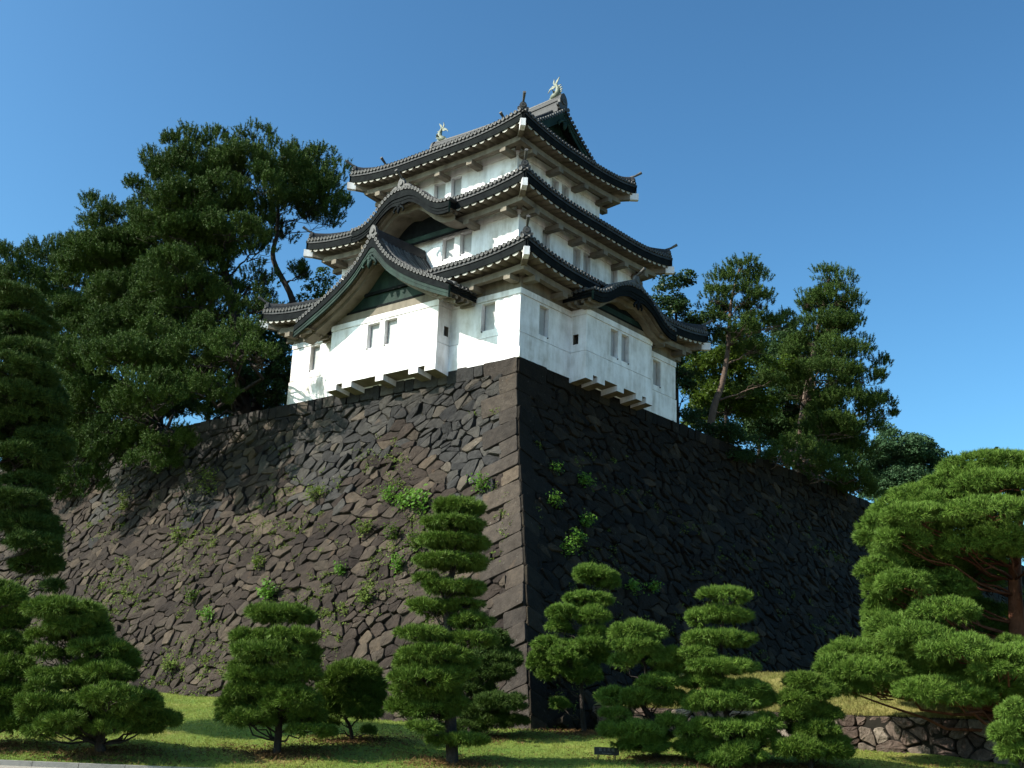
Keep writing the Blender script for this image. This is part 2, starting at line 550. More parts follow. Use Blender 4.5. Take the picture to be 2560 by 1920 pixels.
def stone_face(root, mapf, ulen, hmax, seed, mats, slant, name, cop_len):
    rnd = random.Random(seed)
    main = MB(); up = MB(); qn = MB()
    # field stones
    dom = (.78, ulen, .62, hmax)
    th = slant
    ca, sa = math.cos(th), math.sin(th)
    # courses dip away from the corner and the upright joints lean
    seeds = make_seeds(-8, ulen+8, -18, hmax+8, .76, .385, .36, rnd, .13, .30)
    seeds = seeds@np.array([[ca, sa], [-sa, ca]])+np.outer(seeds[:, 1], (-.22, 0))
    seeds = seeds[(seeds[:, 0] > .2) & (seeds[:, 0] < ulen+.5) & (seeds[:, 1] > .3) & (seeds[:, 1] < hmax+.5)]
    warp = np.array([[.54, 0], [0, 1.12]])@np.array([[ca, sa], [-sa, ca]])@np.array([[1, .12], [0, 1]])
    for c in voronoi_cells(seeds, dom, warp):
        hc = sum(p[1] for p in c)/len(c); uc = sum(p[0] for p in c)/len(c)
        lim = 4.2+1.4*math.sin(uc*.7)+rnd.uniform(-1.2, 1.2)
        add_stone(up if hc < lim and uc < 30 else main, c, mapf, rnd)
    # coping course
    u = 1.9
    while u < ulen:
        w = rnd.uniform(.45, .95)
        hb = rnd.uniform(.56, .66)
        add_stone(up, [(u, .01), (u+w, .01), (u+w-rnd.uniform(-.04, .04), hb), (u+rnd.uniform(-.04, .04), hb)], mapf, rnd, gap=.014, rough=.45)
        u += w
    # corner stones, long and short by turns, dipping into the wall
    h = .01; i = 0
    while h < hmax:
        k = -.05-.30*min(1, h/4.0)
        hh = rnd.uniform(.58, .78)
        ln = rnd.uniform(1.7, 2.3) if (i % 2 == 0) == (seed % 2 == 0) else rnd.uniform(.8, 1.15)
        if i == 0: ln = 1.9; k = 0; hh = .68
        kn = -.05-.30*min(1, (h+hh)/4.0)
        poly = [(0.0, h), (ln, max(.02, h+k*ln*-1)), (ln*rnd.uniform(.93, 1.0), h+hh-kn*ln), (0.0, h+hh)]
        poly = [(a, b) for a, b in poly]
        add_stone(qn, poly, mapf, rnd, gap=.012, proud=.05 if ln > 1.3 else .03, rough=.4)
        h += hh; i += 1
    main.build(name, mats[0], root)
    up.build(name, mats[1], root)
    qn.build('corner_stones', mats[2], root)
    b = MB()
    hs = list(np.linspace(.0, hmax, 40))
    b.grid([[mapf(u, h, -.10) for u in (0.12, 3, 10, 20, ulen)] for h in hs])
    b.build('joint_backing', 'joint', root)

castle_wall = empty('stone_wall', (0, 0, 0), 'tall battered wall of dark rough stones carrying the white turret', 'stone wall')
stone_face(castle_wall, face_left, 60, 15.2, 4, ('stone', 'stone_top', 'stone_quoin'), .40, 'wall_stones', 14)
stone_face(castle_wall, face_right, 98, 15.4, 7, ('stone_right_shade', 'stone_right_shade', 'stone_right_shade'), .30, 'wall_stones', 12)

# low retaining wall and the dry grass bank behind it
LW = [(-2.05, -5.3), (-.3, -14.5), (.35, -22), (.2, -34)]
def lw_at(u):
    for a, b in zip(LW[:-1], LW[1:]):
        a = Vector((*a, 0)); b = Vector((*b, 0)); L = (b-a).length
        if u <= L or b.y < -33: 
            d = (b-a)/L; return a+d*u, Vector((d.y, -d.x, 0))*1.0
        u -= L
def lw_map(u, h, dn):
    p, n = lw_at(u)
    if n.x > 0: n = -n
    zt = -13.70
    return (p.x+n.x*(dn+.10*h), p.y+n.y*(dn+.10*h), zt-h)
low = empty('low_stone_wall', (0, 0, 0), 'knee high retaining wall of pale rough stones below the dry grass bank', 'stone wall')
rnd = random.Random(77)
mb = MB()
for c in voronoi_cells(make_seeds(0, 27, 0, 1.25, .62, .42, .40, rnd, .12, .2), (0, 27, 0, 1.3), [[.75, 0], [0, 1]]):
    add_stone(mb, c, lw_map, rnd, gap=.02, rough=1.3)
mb.build('wall_stones', 'stone_low', low)
mb = MB()
mb.grid([[lw_map(u, h, -.06) for u in np.arange(0, 27.1, 1)] for h in (.0, .6, 1.3)])
mb.build('joint_backing', 'joint', low)
mb = MB()
rows = []
for d in (.0, .25, .6, 1, 1.6, 2.4, 3.4, 4.6, 6, 8, 12, 20, 40):
    row = []
    for u in np.arange(0, 28.1, .7):
        p, n = lw_at(min(u, 27.5))
        zz = -13.72+.03+min(1.35, .24*d)+.04*math.sin(u*2+d)+.05*math.sin(d*2.3+u*.7)*min(1, d)
        x = p.x+.08+d; y = p.y
        row.append((x, y, zz))
    rows.append(row)
mb.grid(rows)
tag(mb.build('grass_bank', 'bank'), kind='structure')

# ---------------------------------------------------------------- the white turret
TL, TR = 14.4, 12.37
S2, S3 = 1.458, 2.80
tower = empty('castle_turret', (0, 0, 0), 'white plastered three storey turret with dark tiled roofs on the stone wall', 'turret')

def wall_panel(mb, O, U, N, u0, u1, bands, holes, mi=0, mitre=(1, 1), depth=.24, upper=None):
    """bands [(z0,z1,offset)] bottom to top; holes (ua,ub,za,zb)"""
    O = Vector(O)
    prev = None
    for bi, (z0, z1, off) in enumerate(bands):
        a = u0-off*mitre[0]; b = u1+off*mitre[1]
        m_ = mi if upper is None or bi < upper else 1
        hs = [h for h in holes if h[2] >= z0-1e-4 and h[3] <= z1+1e-4]
        us = sorted({a, b, *[h[0] for h in hs], *[h[1] for h in hs]})
        zs = sorted({z0, z1, *[h[2] for h in hs], *[h[3] for h in hs]})
        for i in range(len(us)-1):
            for j in range(len(zs)-1):
                um = (us[i]+us[i+1])/2; zm = (zs[j]+zs[j+1])/2
                if any(h[0] < um < h[1] and h[2] < zm < h[3] for h in hs): continue
                mb.face([O+U*p+N*off+Z*q for p, q in ((us[i], zs[j]), (us[i+1], zs[j]), (us[i+1], zs[j+1]), (us[i], zs[j+1]))], m_)
        if prev is not None:
            po, pa, pb = prev
            mb.face([O+U*pa+N*po+Z*z0, O+U*pb+N*po+Z*z0, O+U*b+N*off+Z*z0, O+U*a+N*off+Z*z0], m_)
        prev = (off, a, b)

def window(O, U, N, h, parent, depth=.24, far=1, dark=False, name='window'):
    """recess plus sliding shutter; far=+1: the gap is at the high-u side"""
    O = Vector(O); ua, ub, za, zb = h
    mb = MB()
    def P(u, z, d): return O+U*u+Z*z-N*d
    mb.face([P(ua, za, 0), P(ua, zb, 0), P(ua, zb, depth), P(ua, za, depth)])
    mb.face([P(ub, za, 0), P(ub, za, depth), P(ub, zb, depth), P(ub, zb, 0)])
    mb.face([P(ua, zb, 0), P(ub, zb, 0), P(ub, zb, depth), P(ua, zb, depth)])
    mb.face([P(ua, za, 0), P(ua, za, depth), P(ub, za, depth), P(ub, za, 0)])
    mb.face([P(ua, za, depth+.06), P(ua, zb, depth+.06), P(ub, zb, depth+.06), P(ub, za, depth+.06)], 1)
    if not dark:
        mb.tube([P(ub-.07 if far > 0 else ua+.07, za-.03, .03), P(ub-.07 if far > 0 else ua+.07, za-.03, -.05)], .03, 6, 1)
    w = mb.build(name, ['plaster_aged_shade' if dark else 'plaster', 'dark'], parent)
    if not dark:
        s = MB()
        a, b = (ua+.006, ub-.045) if far > 0 else (ua+.045, ub-.006)
        c = (P(a, za, depth)+P(b, zb, depth))/2
        s.box(c, U, Z, N, (b-a)/2, (zb-za)/2-.006, .025)
        s.build('shutter', 'shutter', w)
    return w

G1, G2 = 1.114, 2.767
bands1 = [(-.06, G1-.05, .035), (G1-.05, G1, -.03), (G1, G2-.045, 0.), (G2-.045, G2, -.03), (G2, 3.02, .03), (3.02, 4.3, 0.0)]
# storey one
lw = [(1.36, 2.12, 1.44, 2.68), (12.38, 13.06, 1.46, 2.70)]
rw = [(1.31, 1.97, 1.34, 2.66), (10.30, 10.98, 1.38, 2.66)]
LF = ((0, 0, 0), Y, -X, 0, TL); RF = ((0, 0, 0), X, -Y, 0, TR)
w1 = MB()
wall_panel(w1, *LF, bands1, lw, upper=5)
wall_panel(w1, *RF, bands1, rw, upper=5)
wall_panel(w1, (TR, 0, 0), Y, X, 0, TL, bands1, [], upper=5)
wall_panel(w1, (0, TL, 0), X, Y, 0, TR, bands1, [], upper=5)
w1.build('wall', ['plaster', 'plaster_aged_shade'], tower)
for h in lw: window((0, 0, 0), Y, -X, h, tower)
for h in rw: window((0, 0, 0), X, -Y, h, tower)
# storeys two and three
def storey(s, z0, zg, z1, lws, rws):
    b = [(z0, zg, 0), (zg, zg+.04, -.025), (zg+.04, zg+.42, .02), (zg+.42, z1, 0)]
    mb = MB()
    a, c = s, TR-s
    e, g = s, TL-s
    wall_panel(mb, (s, 0, 0), Y, -X, e, g, b, lws, upper=3)
    wall_panel(mb, (0, s, 0), X, -Y, a, c, b, rws, upper=3)
    wall_panel(mb, (c, 0, 0), Y, X, e, g, b, [], upper=3)
    wall_panel(mb, (0, g, 0), X, Y, a, c, b, [], upper=3)
    mb.build('wall', ['plaster', 'plaster_aged_shade'], tower)
    for h in lws: window((s, 0, 0), Y, -X, h, tower)
    for h in rws: window((0, s, 0), X, -Y, h, tower)
storey(S2, 4.9, 7.27, 8.5, [(4.22, 4.94, 6.12, 7.20), (5.30, 6.04, 6.12, 7.20), (8.36, 9.10, 6.12, 7.20), (9.46, 10.18, 6.12, 7.20)],
       [(3.19, 3.77, 6.1, 7.2), (5.56, 6.14, 6.1, 7.2), (6.39, 6.97, 6.1, 7.2), (8.72, 9.30, 6.1, 7.2)])
storey(S3, 8.7, 11.17, 12.3, [(6.30, 6.98, 9.95, 11.12), (7.36, 8.12, 9.95, 11.12)],
       [(5.49, 6.05, 10.0, 11.12), (6.31, 6.89, 10.0, 11.12)])

# the two projecting bays with drop openings
def bay(O, U, N, u0, u1, D, wins, port, notches, zt, label):
    O = Vector(O)
    mb = MB()
    bands = [(.10, G1-.05, .03), (G1-.05, G1, -.03), (G1, G2-.045, 0.), (G2-.045, G2, -.03), (G2, 3.02, .025), (3.02, zt, 0)]
    FO = O+N*D
    wall_panel(mb, FO, U, N, u0, u1, bands, wins, upper=5)
    for side, uu_ in ((-1, u0), (1, u1)):
        n2 = U*side
        hl = [(D-port[1], D-port[0], port[2], port[3])]
        wall_panel(mb, FO+U*uu_, -N, n2, 0, D, bands, hl, mitre=(1, 0), upper=5)
    # toothed lower edge
    edges = [u0-.03]
    for a, b in notches: edges += [a, b]
    edges.append(u1+.03)
    nn = N*.03
    for i in range(0, len(edges), 2):
        a, b = edges[i], edges[i+1]
        zb = -.15
        P = lambda u, d, z: FO+U*u+N*(.03-d)+Z*z
        DD = D+.03
        mb.face([P(a, 0, zb), P(b, 0, zb), P(b, 0, .10), P(a, 0, .10)])
        mb.face([P(a, 0, zb), P(a, 0, .10), P(a, DD, .10), P(a, DD, zb-.12)])
        mb.face([P(b, 0, zb), P(b, DD, zb-.12), P(b, DD, .10), P(b, 0, .10)])
        mb.face([P(a, 0, zb), P(a, DD, zb-.12), P(b, DD, zb-.12), P(b, 0, zb)], 1)
    for a, b in notches:
        mb.face([P(a, .0, .10), P(b, .0, .10), P(b, DD, .0), P(a, DD, .0)], 1)
    o = mb.build('bay', ['plaster', 'plaster_aged_shade'], tower)
    for h in wins: window(FO, U, N, h, o)
    for side, uu_ in ((-1, u0), (1, u1)):
        window(FO+U*uu_, -N, U*side, (D-port[1], D-port[0], port[2], port[3]), o, .2, 1, True, 'gun_port')
    return o
BD = .84
bay((0, 0, 0), Y, -X, 3.86, 10.64, BD, [(6.33, 7.12, 1.50, 2.67), (7.44, 8.22, 1.50, 2.67)], (.14, .42, 1.48, 1.92),
    [(4.45, 4.85), (5.4, 6.95), (7.45, 9.0), (9.6, 10.0)], 3.42, 'left')
bay((0, 0, 0), X, -Y, 3.56, 8.84, BD, [(5.43, 6.03, 1.36, 2.66), (6.30, 6.91, 1.36, 2.66)], (.14, .42, 1.45, 1.90),
    [(4.08, 4.42), (4.98, 5.95), (6.48, 7.48), (8.0, 8.33)], 3.36, 'right')

# ---------------------------------------------------------------- gable curves
def curve_fn(pts):
    us = [p[0] for p in pts]; zs = [p[1] for p in pts]
    uu_ = np.linspace(0, us[-1], 241)
    zz = np.interp(uu_, us, zs)
    k = np.ones(17)/17
    zp = np.concatenate([zz[1:9][::-1], zz, 2*zz[-1]-zz[-9:-1][::-1]])
    zz2 = np.convolve(zp, k, 'valid')
    return lambda u: float(np.interp(abs(u), uu_, zz2))
C_A = curve_fn([(0, 6.46), (.25, 6.16), (.6, 5.66), (.95, 5.28), (1.3, 4.98), (2.05, 4.48), (2.8, 4.06), (3.55, 3.70), (4.25, 3.38), (4.9, 3.10)])
C_K2 = curve_fn([(0, 9.34), (.5, 9.28), (.9, 9.12), (1.3, 8.84), (1.65, 8.52), (2.0, 8.26), (2.4, 8.06), (2.8, 7.99), (3.15, 8.00)])
C_K1 = curve_fn([(0, 4.64), (.5, 4.60), (.9, 4.49), (1.3, 4.34), (1.6, 4.18), (2.0, 3.90), (2.4, 3.67), (2.8, 3.54), (3.4, 3.50)])
YC, XC = 7.22, 6.185

# ---------------------------------------------------------------- roof tiers
SLOPES = {1: (.42, .03), 2: (.42, .03), 3: (.40, .045)}
QS = {1: (-1.22, 3.76, 2.66), 2: (.08, 7.72, 2.70), 3: (1.41, 11.63, 4.775)}
def rise(d): return .43*max(0, 1-d/4.2)**2.2
def roof_h(k, s, S, t):
    q, H0, T = QS[k]; a, b = SLOPES[k]
    d = min(s, S-s)
    return H0+.48+rise(d)*max(0, 1-t/2.6)**1.4+a*t+b*t*t
def t_at(k, z):
    q, H0, T = QS[k]; a, b = SLOPES[k]
    for t in np.linspace(0, T, 200):
        if H0+.48+a*t+b*t*t >= z: return float(t)
    return T
def tier(k):
    q, H0, T = QS[k]
    ov = {1: 1.22, 2: S2-.08, 3: S3-1.41}[k]
    Sx, Sy = TR-2*q, TL-2*q
    sides = [(Vector((q, q, 0)), Y, X, Sy), (Vector((q, q, 0)), X, Y, Sx),
             (Vector((TR-q, q, 0)), Y, -X, Sy), (Vector((q, TL-q, 0)), X, -Y, Sx)]
    cov = MB(); FAS = []; SOF = []; PUR = []; ARM = []
    for si, (O, U, V, S) in enumerate(sides):
        def P(s, t, z): return O+U*s+V*t+Z*z
        def gz(s):
            if k == 1 and si == 0:
                u = abs(s+q-YC)
                return C_A(u) if u < 2.75 else None
            if k == 1 and si == 1:
                u = abs(s+q-XC)
                return C_K1(u) if u < 2.0 else None
            if k == 2 and si == 0:
                u = abs(s+q-YC)
                return C_K2(u) if u < 2.45 else None
            return None
        n = round(S/.24)
        def tmax(s):
            d = min(s, S-s)
            if k == 3:
                if si in (0, 2): return d if d < 1.29 else T
                return min(d, 1.88)
            return min(d, T)
        for i in range(n):
            sa, sb = S*i/n, S*(i+1)/n
            sm_ = (sa+sb)/2
            g = gz(sm_)
            t0 = 0.0
            if g is not None: t0 = max(0, t_at(k, g)-.12)
            ta, tb, tm = tmax(sa), tmax(sb), tmax(sm_)
            if tm <= t0+.02: continue
            seg = 7 if tm > 1.5 else 4
            rows = []
            for j in range(seg+1):
                f = j/seg
                rows.append([P(sx, t0+(tx-t0)*f, roof_h(k, sx, S, t0+(tx-t0)*f)+dz) for sx, tx, dz in ((sa, max(ta, t0), 0), (sm_, tm, -.03), (sb, max(tb, t0), 0))])
            cov.grid(rows, 1, True)
            # round cover tiles lie on the joints between pan tiles
            if i > 0:
                tt = tmax(sa)
                if tt > t0+.08:
                    pts = [P(sa, t0-.02+(tt-t0+.02)*j/seg, roof_h(k, sa, S, t0+(tt-t0)*j/seg)+.045) for j in range(seg+1)]
                    cov.tube(pts, .082, 7, 0, False, True, half=True, up=Z)
                    if t0 == 0:
                        c = P(sa, -.03, roof_h(k, sa, S, 0)+.045)
                        cov.tube([c, c+V*.10], .093, 12, 0, False)
                        cov.ring(c, -V, .060, .093, 12, 2)
                        cov.disc(c+V*.015, -V, .062, 10, 0)
                        cov.disc(c-V*.004, -V, .022, 6, 2)
        # fascia, drip tiles
        m_ = 56
        fas = MB(); FAS.append(fas)
        for i in range(m_):
            sa, sb = S*i/m_, S*(i+1)/m_
            if gz((sa+sb)/2) is not None:
                if fas.f: fas = MB(); FAS.append(fas)
                continue
            ra, rb = rise(min(sa, S-sa)), rise(min(sb, S-sb))
            for (t_, z0, z1, tb_) in ((.07, .0, .33, .20), (.03, .33, .47, .20)):
                if t_ == .07 or True:
                    fas.face([P(sa, t_, H0+z0+ra), P(sb, t_, H0+z0+rb), P(sb, t_, H0+z1+rb), P(sa, t_, H0+z1+ra)], 0 if t_ == .07 else 1)
                    fas.face([P(sa, t_, H0+z0+ra), P(sa, tb_, H0+z0+ra), P(sb, tb_, H0+z0+rb), P(sb, t_, H0+z0+rb)], 0)
        # plastered rafters
        ns = int(S/.045)
        per = S/round(S/.46)
        def zs_(s, t):
            d = min(s, S-s)
            x_ = ((s/per) % 1-.5)*per/.175
            w = math.sqrt(max(0, 1-x_*x_))
            return H0+.015+rise(d)*max(0, 1-.75*t/ov)+.13*t-.135*w*(1-.25*t)
        rows = [[], [], [], [], []]
        for i in range(ns+1):
            s = S*i/ns
            d = min(s, S-s)
            for ri, tq in enumerate((.12, .12, .5, .95, ov+.02)):
                t_ = min(tq, max(d, .12))
                rows[ri].append(P(s, t_, H0+.06+rise(d)) if ri == 0 else P(s, t_, zs_(s, t_)))
        runs = []; cur = []
        for i in range(ns):
            if gz(S*(i+.5)/ns) is not None:
                if cur: runs.append(cur); cur = []
            else: cur.append(i)
        if cur: runs.append(cur)
        for run in runs:
            sof = MB(); SOF.append(sof)
            ids = [[sof.vert(p) for p in r[run[0]:run[-1]+2]] for r in rows]
            for ri, (a, b) in enumerate(zip(ids[:-1], ids[1:])):
                for i in range(len(run)):
                    sof.idx((a[i], a[i+1], b[i+1], b[i]), 1 if ri == 0 else 0, False)
        # purlin with arms
        a0 = .62
        m2 = 20
        pur = MB(); PUR.append(pur)
        def pz(s): return H0-.13+.55*rise(min(s, S-s))
        for i in range(m2):
            sa, sb = a0+(S-2*a0)*i/m2, a0+(S-2*a0)*(i+1)/m2
            if gz((sa+sb)/2) is not None:
                if pur.f: pur = MB(); PUR.append(pur)
                continue
            A = [P(sa, t_, pz(sa)+z) for t_, z in ((a0, 0), (a0+.27, 0), (a0+.27, -.26), (a0, -.26))]
            Bq = [P(sb, t_, pz(sb)+z) for t_, z in ((a0, 0), (a0+.27, 0), (a0+.27, -.26), (a0, -.26))]
            for j in range(4):
                pur.face([A[j], A[(j+1) % 4], Bq[(j+1) % 4], Bq[j]])
        na = max(2, round((S-2*ov)/2.1))
        for i in range(na+1):
            s = ov+.25+(S-2*ov-.5)*i/na
            if gz(s) is not None: continue
            c = P(s, (a0-.04+ov)/2+.04, pz(s)-.26-.115)
            arm = MB(); ARM.append(arm)
            arm.box(c, U, V, Z, .17, (ov-a0)/2+.08, .112)
    roof = cov.build('tiled_roof', ['tile', 'tile_dark', 'tile_pale'], tower)
    for q_ in FAS:
        if q_.f: q_.build('eave_fascia', ['copper_dark', 'tile_dark'], roof)
    for q_ in SOF: q_.build('eave_soffit', ['plaster_aged_shade', 'rafter_tip'], roof)
    for q_ in PUR:
        if q_.f: q_.build('eave_purlin', 'plaster_aged_shade', roof)
    for q_ in ARM: q_.build('bracket_arm', 'plaster_aged_shade', roof)
    # corners: beam ends and hip ridges
    for cx, cy, dx, dy in ((q, q, 1, 1), (TR-q, q, -1, 1), (q, TL-q, 1, -1), (TR-q, TL-q, -1, -1)):
        D = Vector((dx, dy, 0)).normalized(); Sd = Vector((-D.y, D.x, 0))
        c0 = Vector((cx, cy, 0))
        bm_ = MB()
        a = c0-D*.04+Z*(H0+.02); b = c0+D*(ov*1.414)+Z*(H0-.12)
        A = [a+Sd*x_+Z*z_ for x_, z_ in ((-.12, 0), (.12, 0), (.12, .36), (-.12, .36))]
        Bq = [b+Sd*x_+Z*z_ for x_, z_ in ((-.12, -.1), (.12, -.1), (.12, .30), (-.12, .30))]
        mid = [a+D*.45-Z*.02+Sd*x_+Z*z_ for x_, z_ in ((-.12, 0), (.12, 0), (.12, .36), (-.12, .36))]
        bm_.face(A, 0)
        for j in range(4):
            bm_.face([A[j], A[(j+1) % 4], mid[(j+1) % 4], mid[j]], 0)
            bm_.face([mid[j], mid[(j+1) % 4], Bq[(j+1) % 4], Bq[j]], 1)
        bm_.build('corner_beam', ['plaster', 'plaster_aged_shade'], roof, True)
        hr = MB()
        Tm = T if k < 3 else 1.35
        N_ = 12
        secs = []
        for i in range(N_+1):
            t = .22+(Tm-.22)*i/N_
            z = roof_h(k, t, 99, t)
            secs.append((c0+Vector((dx*t, dy*t, 0)), z+.05*max(0, 1-i/3)))
        prof_ = [(-.17, 0), (-.16, .14), (-.11, .15), (-.11, .27), (-.10, .28), (-.08, .36), (-.03, .40), (.03, .40), (.08, .36), (.10, .28), (.11, .27), (.11, .15), (.16, .14), (.17, 0)]
        ids = hr.grid([[p+Sd*a_+Z*(z+b_-.02) for a_, b_ in prof_] for p, z in secs], 0, False)
        hr.idx(ids[0][::-1], 0); hr.idx(ids[-1], 0)
        h_ = hr.build('hip_ridge', ['tile_dark'], tower)
        p, z = secs[0]
        ridge_end(p-D*.03+Z*(z-.02), -D, .34, .44, h_, True)

def ridge_end(p, n, w, h, parent, horn, pale=False, curls=False):
    """ogre tile plate with a raised round crest, shoulders and an upright horn tile"""
    mb = MB()
    n = Vector(n).normalized(); s = Vector((-n.y, n.x, 0))
    def P(a, b, d): return p+s*a+Z*b+n*d
    out = [(-.5, 0), (-.62, .14), (-.5, .30), (-.52, .55), (-.38, .8), (-.2, .93), (0, 1.), (.2, .93), (.38, .8), (.52, .55), (.5, .30), (.62, .14), (.5, 0)]
    f = [P(a*w, b*h, .09) for a, b in out]; bk = [P(a*w, b*h, -.05) for a, b in out]
    mb.face(f); mb.face(bk[::-1])
    for i in range(len(out)):
        j = (i+1) % len(out)
        mb.face([f[i], bk[i], bk[j], f[j]])
    c = P(0, h*.52, .09)
    mb.tube([c, c+n*.05], w*.30, 14, 0)
    mb.ring(c+n*.055, n, w*.2, w*.30, 14, 1)
    for sg in (-1, 1):
        c2 = P(sg*w*.62, h*.2, 0)
        mb.tube([c2-n*.02, c2+n*.12], w*.17, 10, 0)
        mb.ring(c2+n*.125, n, w*.09, w*.17, 10, 1)
    if horn:
        a = P(0, h*.86, -.10); b = P(0, h*.86+.10, .16); c3 = P(0, h*.86+.30, .46)
        mb.tube([a, b, c3, c3+n*.02+Z*.012], [.05, .055, .075, .082], 10, 0)
        mb.disc(c3+n*.025+Z*.014, (n+Z*.5), .045, 8, 1)
    if curls:
        for sg in (-1, 1):
            pts = [P(sg*w*(.5+.28*i), h*(.16-.015*i*i)+.07, .02) for i in range(5)]
            mb.tube(pts, [.11, .12, .11, .09, .06], 8, 0)
    mb.build('ridge_end_tile', ['tile_pale', 'tile_pale'] if pale else ['tile', 'tile_pale'], parent)

for k in (1, 2, 3): tier(k)

# ---------------------------------------------------------------- gables over the bays
def gable(O, A, N, C, um, depth_c, back_n, zped, pd, bd, name, ridge_h, kar, endw, endh):
    """O centre of front plane at z=0; A lateral; N outward"""
    O = Vector(O)
    def P(u, n, z): return O+A*u+N*n+Z*z
    us = [um*i/28 for i in range(29)]
    rf = MB()
    # pan surface with cover tiles running down the slope
    for sg in (-1, 1):
        rows = []
        for u in us:
            bn = back_n(u)
            rows.append([P(sg*u, -.02-(bn-.02)*j/6, C(u)-.02) for j in range(7)])
        rf.grid(rows, 1, True)
        n_ = .66
        while n_ < depth_c:
            pts = [P(sg*u, -n_, C(u)+.035) for u in us if back_n(u) >= n_ and u > .1]
            if len(pts) > 2:
                rf.tube(pts, .078, 7, 0, False, True, half=True, up=Z)
                if back_n(us[-1]) >= n_:
                    c = pts[-1]; d_ = A*sg
                    rf.tube([c, c+d_*.05], .09, 10, 0, False); rf.ring(c+d_*.05, d_, .055, .09, 10, 2); rf.disc(c+d_*.04, d_, .06, 8, 0)
            n_ += .24
        # short verge tiles facing outward
        acc = 0; last = (0, C(0)); nxt = .13
        for i in range(1, 600):
            u = um*i/600; z = C(u)
            acc += math.hypot(u-last[0], z-last[1]); last = (u, z)
            if acc >= nxt:
                nxt += .225
                c = P(sg*u, .05, z+.05)
                rf.tube([c, c-N*.42], .082, 10, 0, False)
                rf.tube([c+N*.01, c-N*.06], .092, 12, 0, False)
                rf.ring(c+N*.01, N, .058, .092, 12, 2); rf.disc(c-N*.005, N, .06, 10, 0); rf.disc(c+N*.012, N, .022, 6, 2)
        rf.tube([P(sg*u, -.44, C(u)+.09) for u in us], .085, 8, 3, True)
    roof = rf.build('gable_roof', ['tile', 'tile_dark', 'tile_pale', 'tile_pale'], tower)
    # ridge
    rg = MB()
    z0 = C(0)-.05
    secp = [(-.2, 0), (-.18, ridge_h*.45), (-.13, ridge_h*.47), (-.12, ridge_h*.8), (-.07, ridge_h), (.07, ridge_h), (.12, ridge_h*.8), (.13, ridge_h*.47), (.18, ridge_h*.45), (.2, 0)]
    rows = [[P(a, -n_, z0+b+(.05*(n_/depth_c) if not kar else .12*n_/depth_c)) for a, b in secp] for n_ in np.linspace(.12, depth_c, 6)]
    ids = rg.grid(rows, 0, False); rg.idx(ids[0][::-1]); rg.idx(ids[-1])
    rgo = rg.build('gable_ridge', 'tile_dark', tower)
    ridge_end(P(0, -.06, z0+.02), N, endw, endh, rgo, kar, True, kar)
    # bargeboard with two mouldings, plastered stepped soffit
    bb = MB(); st = MB()
    ua = [um*i/36 for i in range(-36, 37)]
    def bdz(u): return bd(abs(u))
    lay = [(0.03, -.06, .0, .46), (-.01, -.08, .46, 1.0), (.012, -.05, .60, .72), (.012, -.05, .88, 1.0)]
    for (nf, nb, f0, f1) in lay:
        top = [(u, C(u)-.07-bdz(u)*f0) for u in ua]; bot = [(u, C(u)-.07-bdz(u)*f1) for u in ua]
        bb.grid([[P(u, nb, z) for u, z in top], [P(u, nf, z) for u, z in top], [P(u, nf, z) for u, z in bot], [P(u, nb, z) for u, z in bot]], 1 if kar or f0 == 0 else 0, False)
    for i_ in (0, -1):
        u = ua[i_]
        bb.face([P(u, .03, C(u)-.07), P(u, -.08, C(u)-.07), P(u, -.08, C(u)-.07-bdz(u)), P(u, .03, C(u)-.07-bdz(u))], 0)
    bb.build('bargeboard', ['copper', 'copper_dark'], roof)
    um2 = um-.1
    k2 = 1.25 if kar else 1.1
    steps = [(.08, .55), (.30, .55), (.30, .82), (.55, .82), (.55, k2), (pd, k2)]
    rows = []
    for (n_, f) in steps:
        rows.append([P(u*um2/um, -n_, C(u)-.10-bdz(u)*f) for u in ua])
    st.grid(rows, 0, False)
    # eave ends running back to the wall along both lower edges
    for sg in (-1, 1):
        u1 = um; b_ = back_n(um)
        z1 = C(um)-.06
        for (uo, zo0, zo1, mi_) in ((u1-.04, 0, -.10, 1), (u1-.08, -.10, -.26, 1)):
            st.face([P(sg*uo, -.05, z1+zo0), P(sg*uo, -b_, z1+zo0), P(sg*uo, -b_, z1+zo1), P(sg*uo, -.05, z1+zo1)], mi_)
        st.face([P(sg*(u1-.08), -.05, z1-.26), P(sg*(u1-.08), -b_, z1-.26), P(sg*(u1-.95), -b_, z1-.26), P(sg*(u1-.95), -.05, z1-.26)], 0)
        for q_ in np.arange(.3, b_-.05, .36):
            c = P(sg*(u1-.50), -q_, z1-.33)
            st.box(c, A, N, Z, .36, .07, .075, 0)
    st.build('gable_soffit', ['plaster_aged_shade', 'copper_dark'], roof)
    # pediment
    pe = MB()
    zt = [(u, max(zped+.001, C(u)-.10-bdz(u)*k2)) for u in ua]
    zt = [(u, z) for u, z in zt if z > zped+.002]
    pe.grid([[P(u, -pd+.02, z+.03) for u, z in zt], [P(u, -pd+.02, zped) for u, z in zt]], 1 if kar else 0, False)
    ub = max(u for u, z in zt)
    if not kar:
        zb2 = zped+.75
        ub2 = max(u for u, z in zt if z > zb2)
        pe.box(P(0, -pd+.06, zb2), A, N, Z, ub2, .06, .07, 1)
        pe.box(P(0, -pd+.05, zped+.06), A, N, Z, ub-.1, .05, .05, 1)
    else:
        pe.box(P(0, -pd+.05, zped+.13), A, N, Z, ub-.05, .05, .12, 0)
        pe.box(P(0, -pd+.05, zped-.02), A, N, Z, ub+.25, .04, .05, 1)
    pe.build('pediment', ['copper', 'copper_dark'], tower)
    # hanging carved pendant under the apex
    gp = MB()
    zc = C(0)-.12-bdz(0)
    n0 = .06
    c = P(0, n0, zc-.02)
    sc = 1.0 if not kar else .75
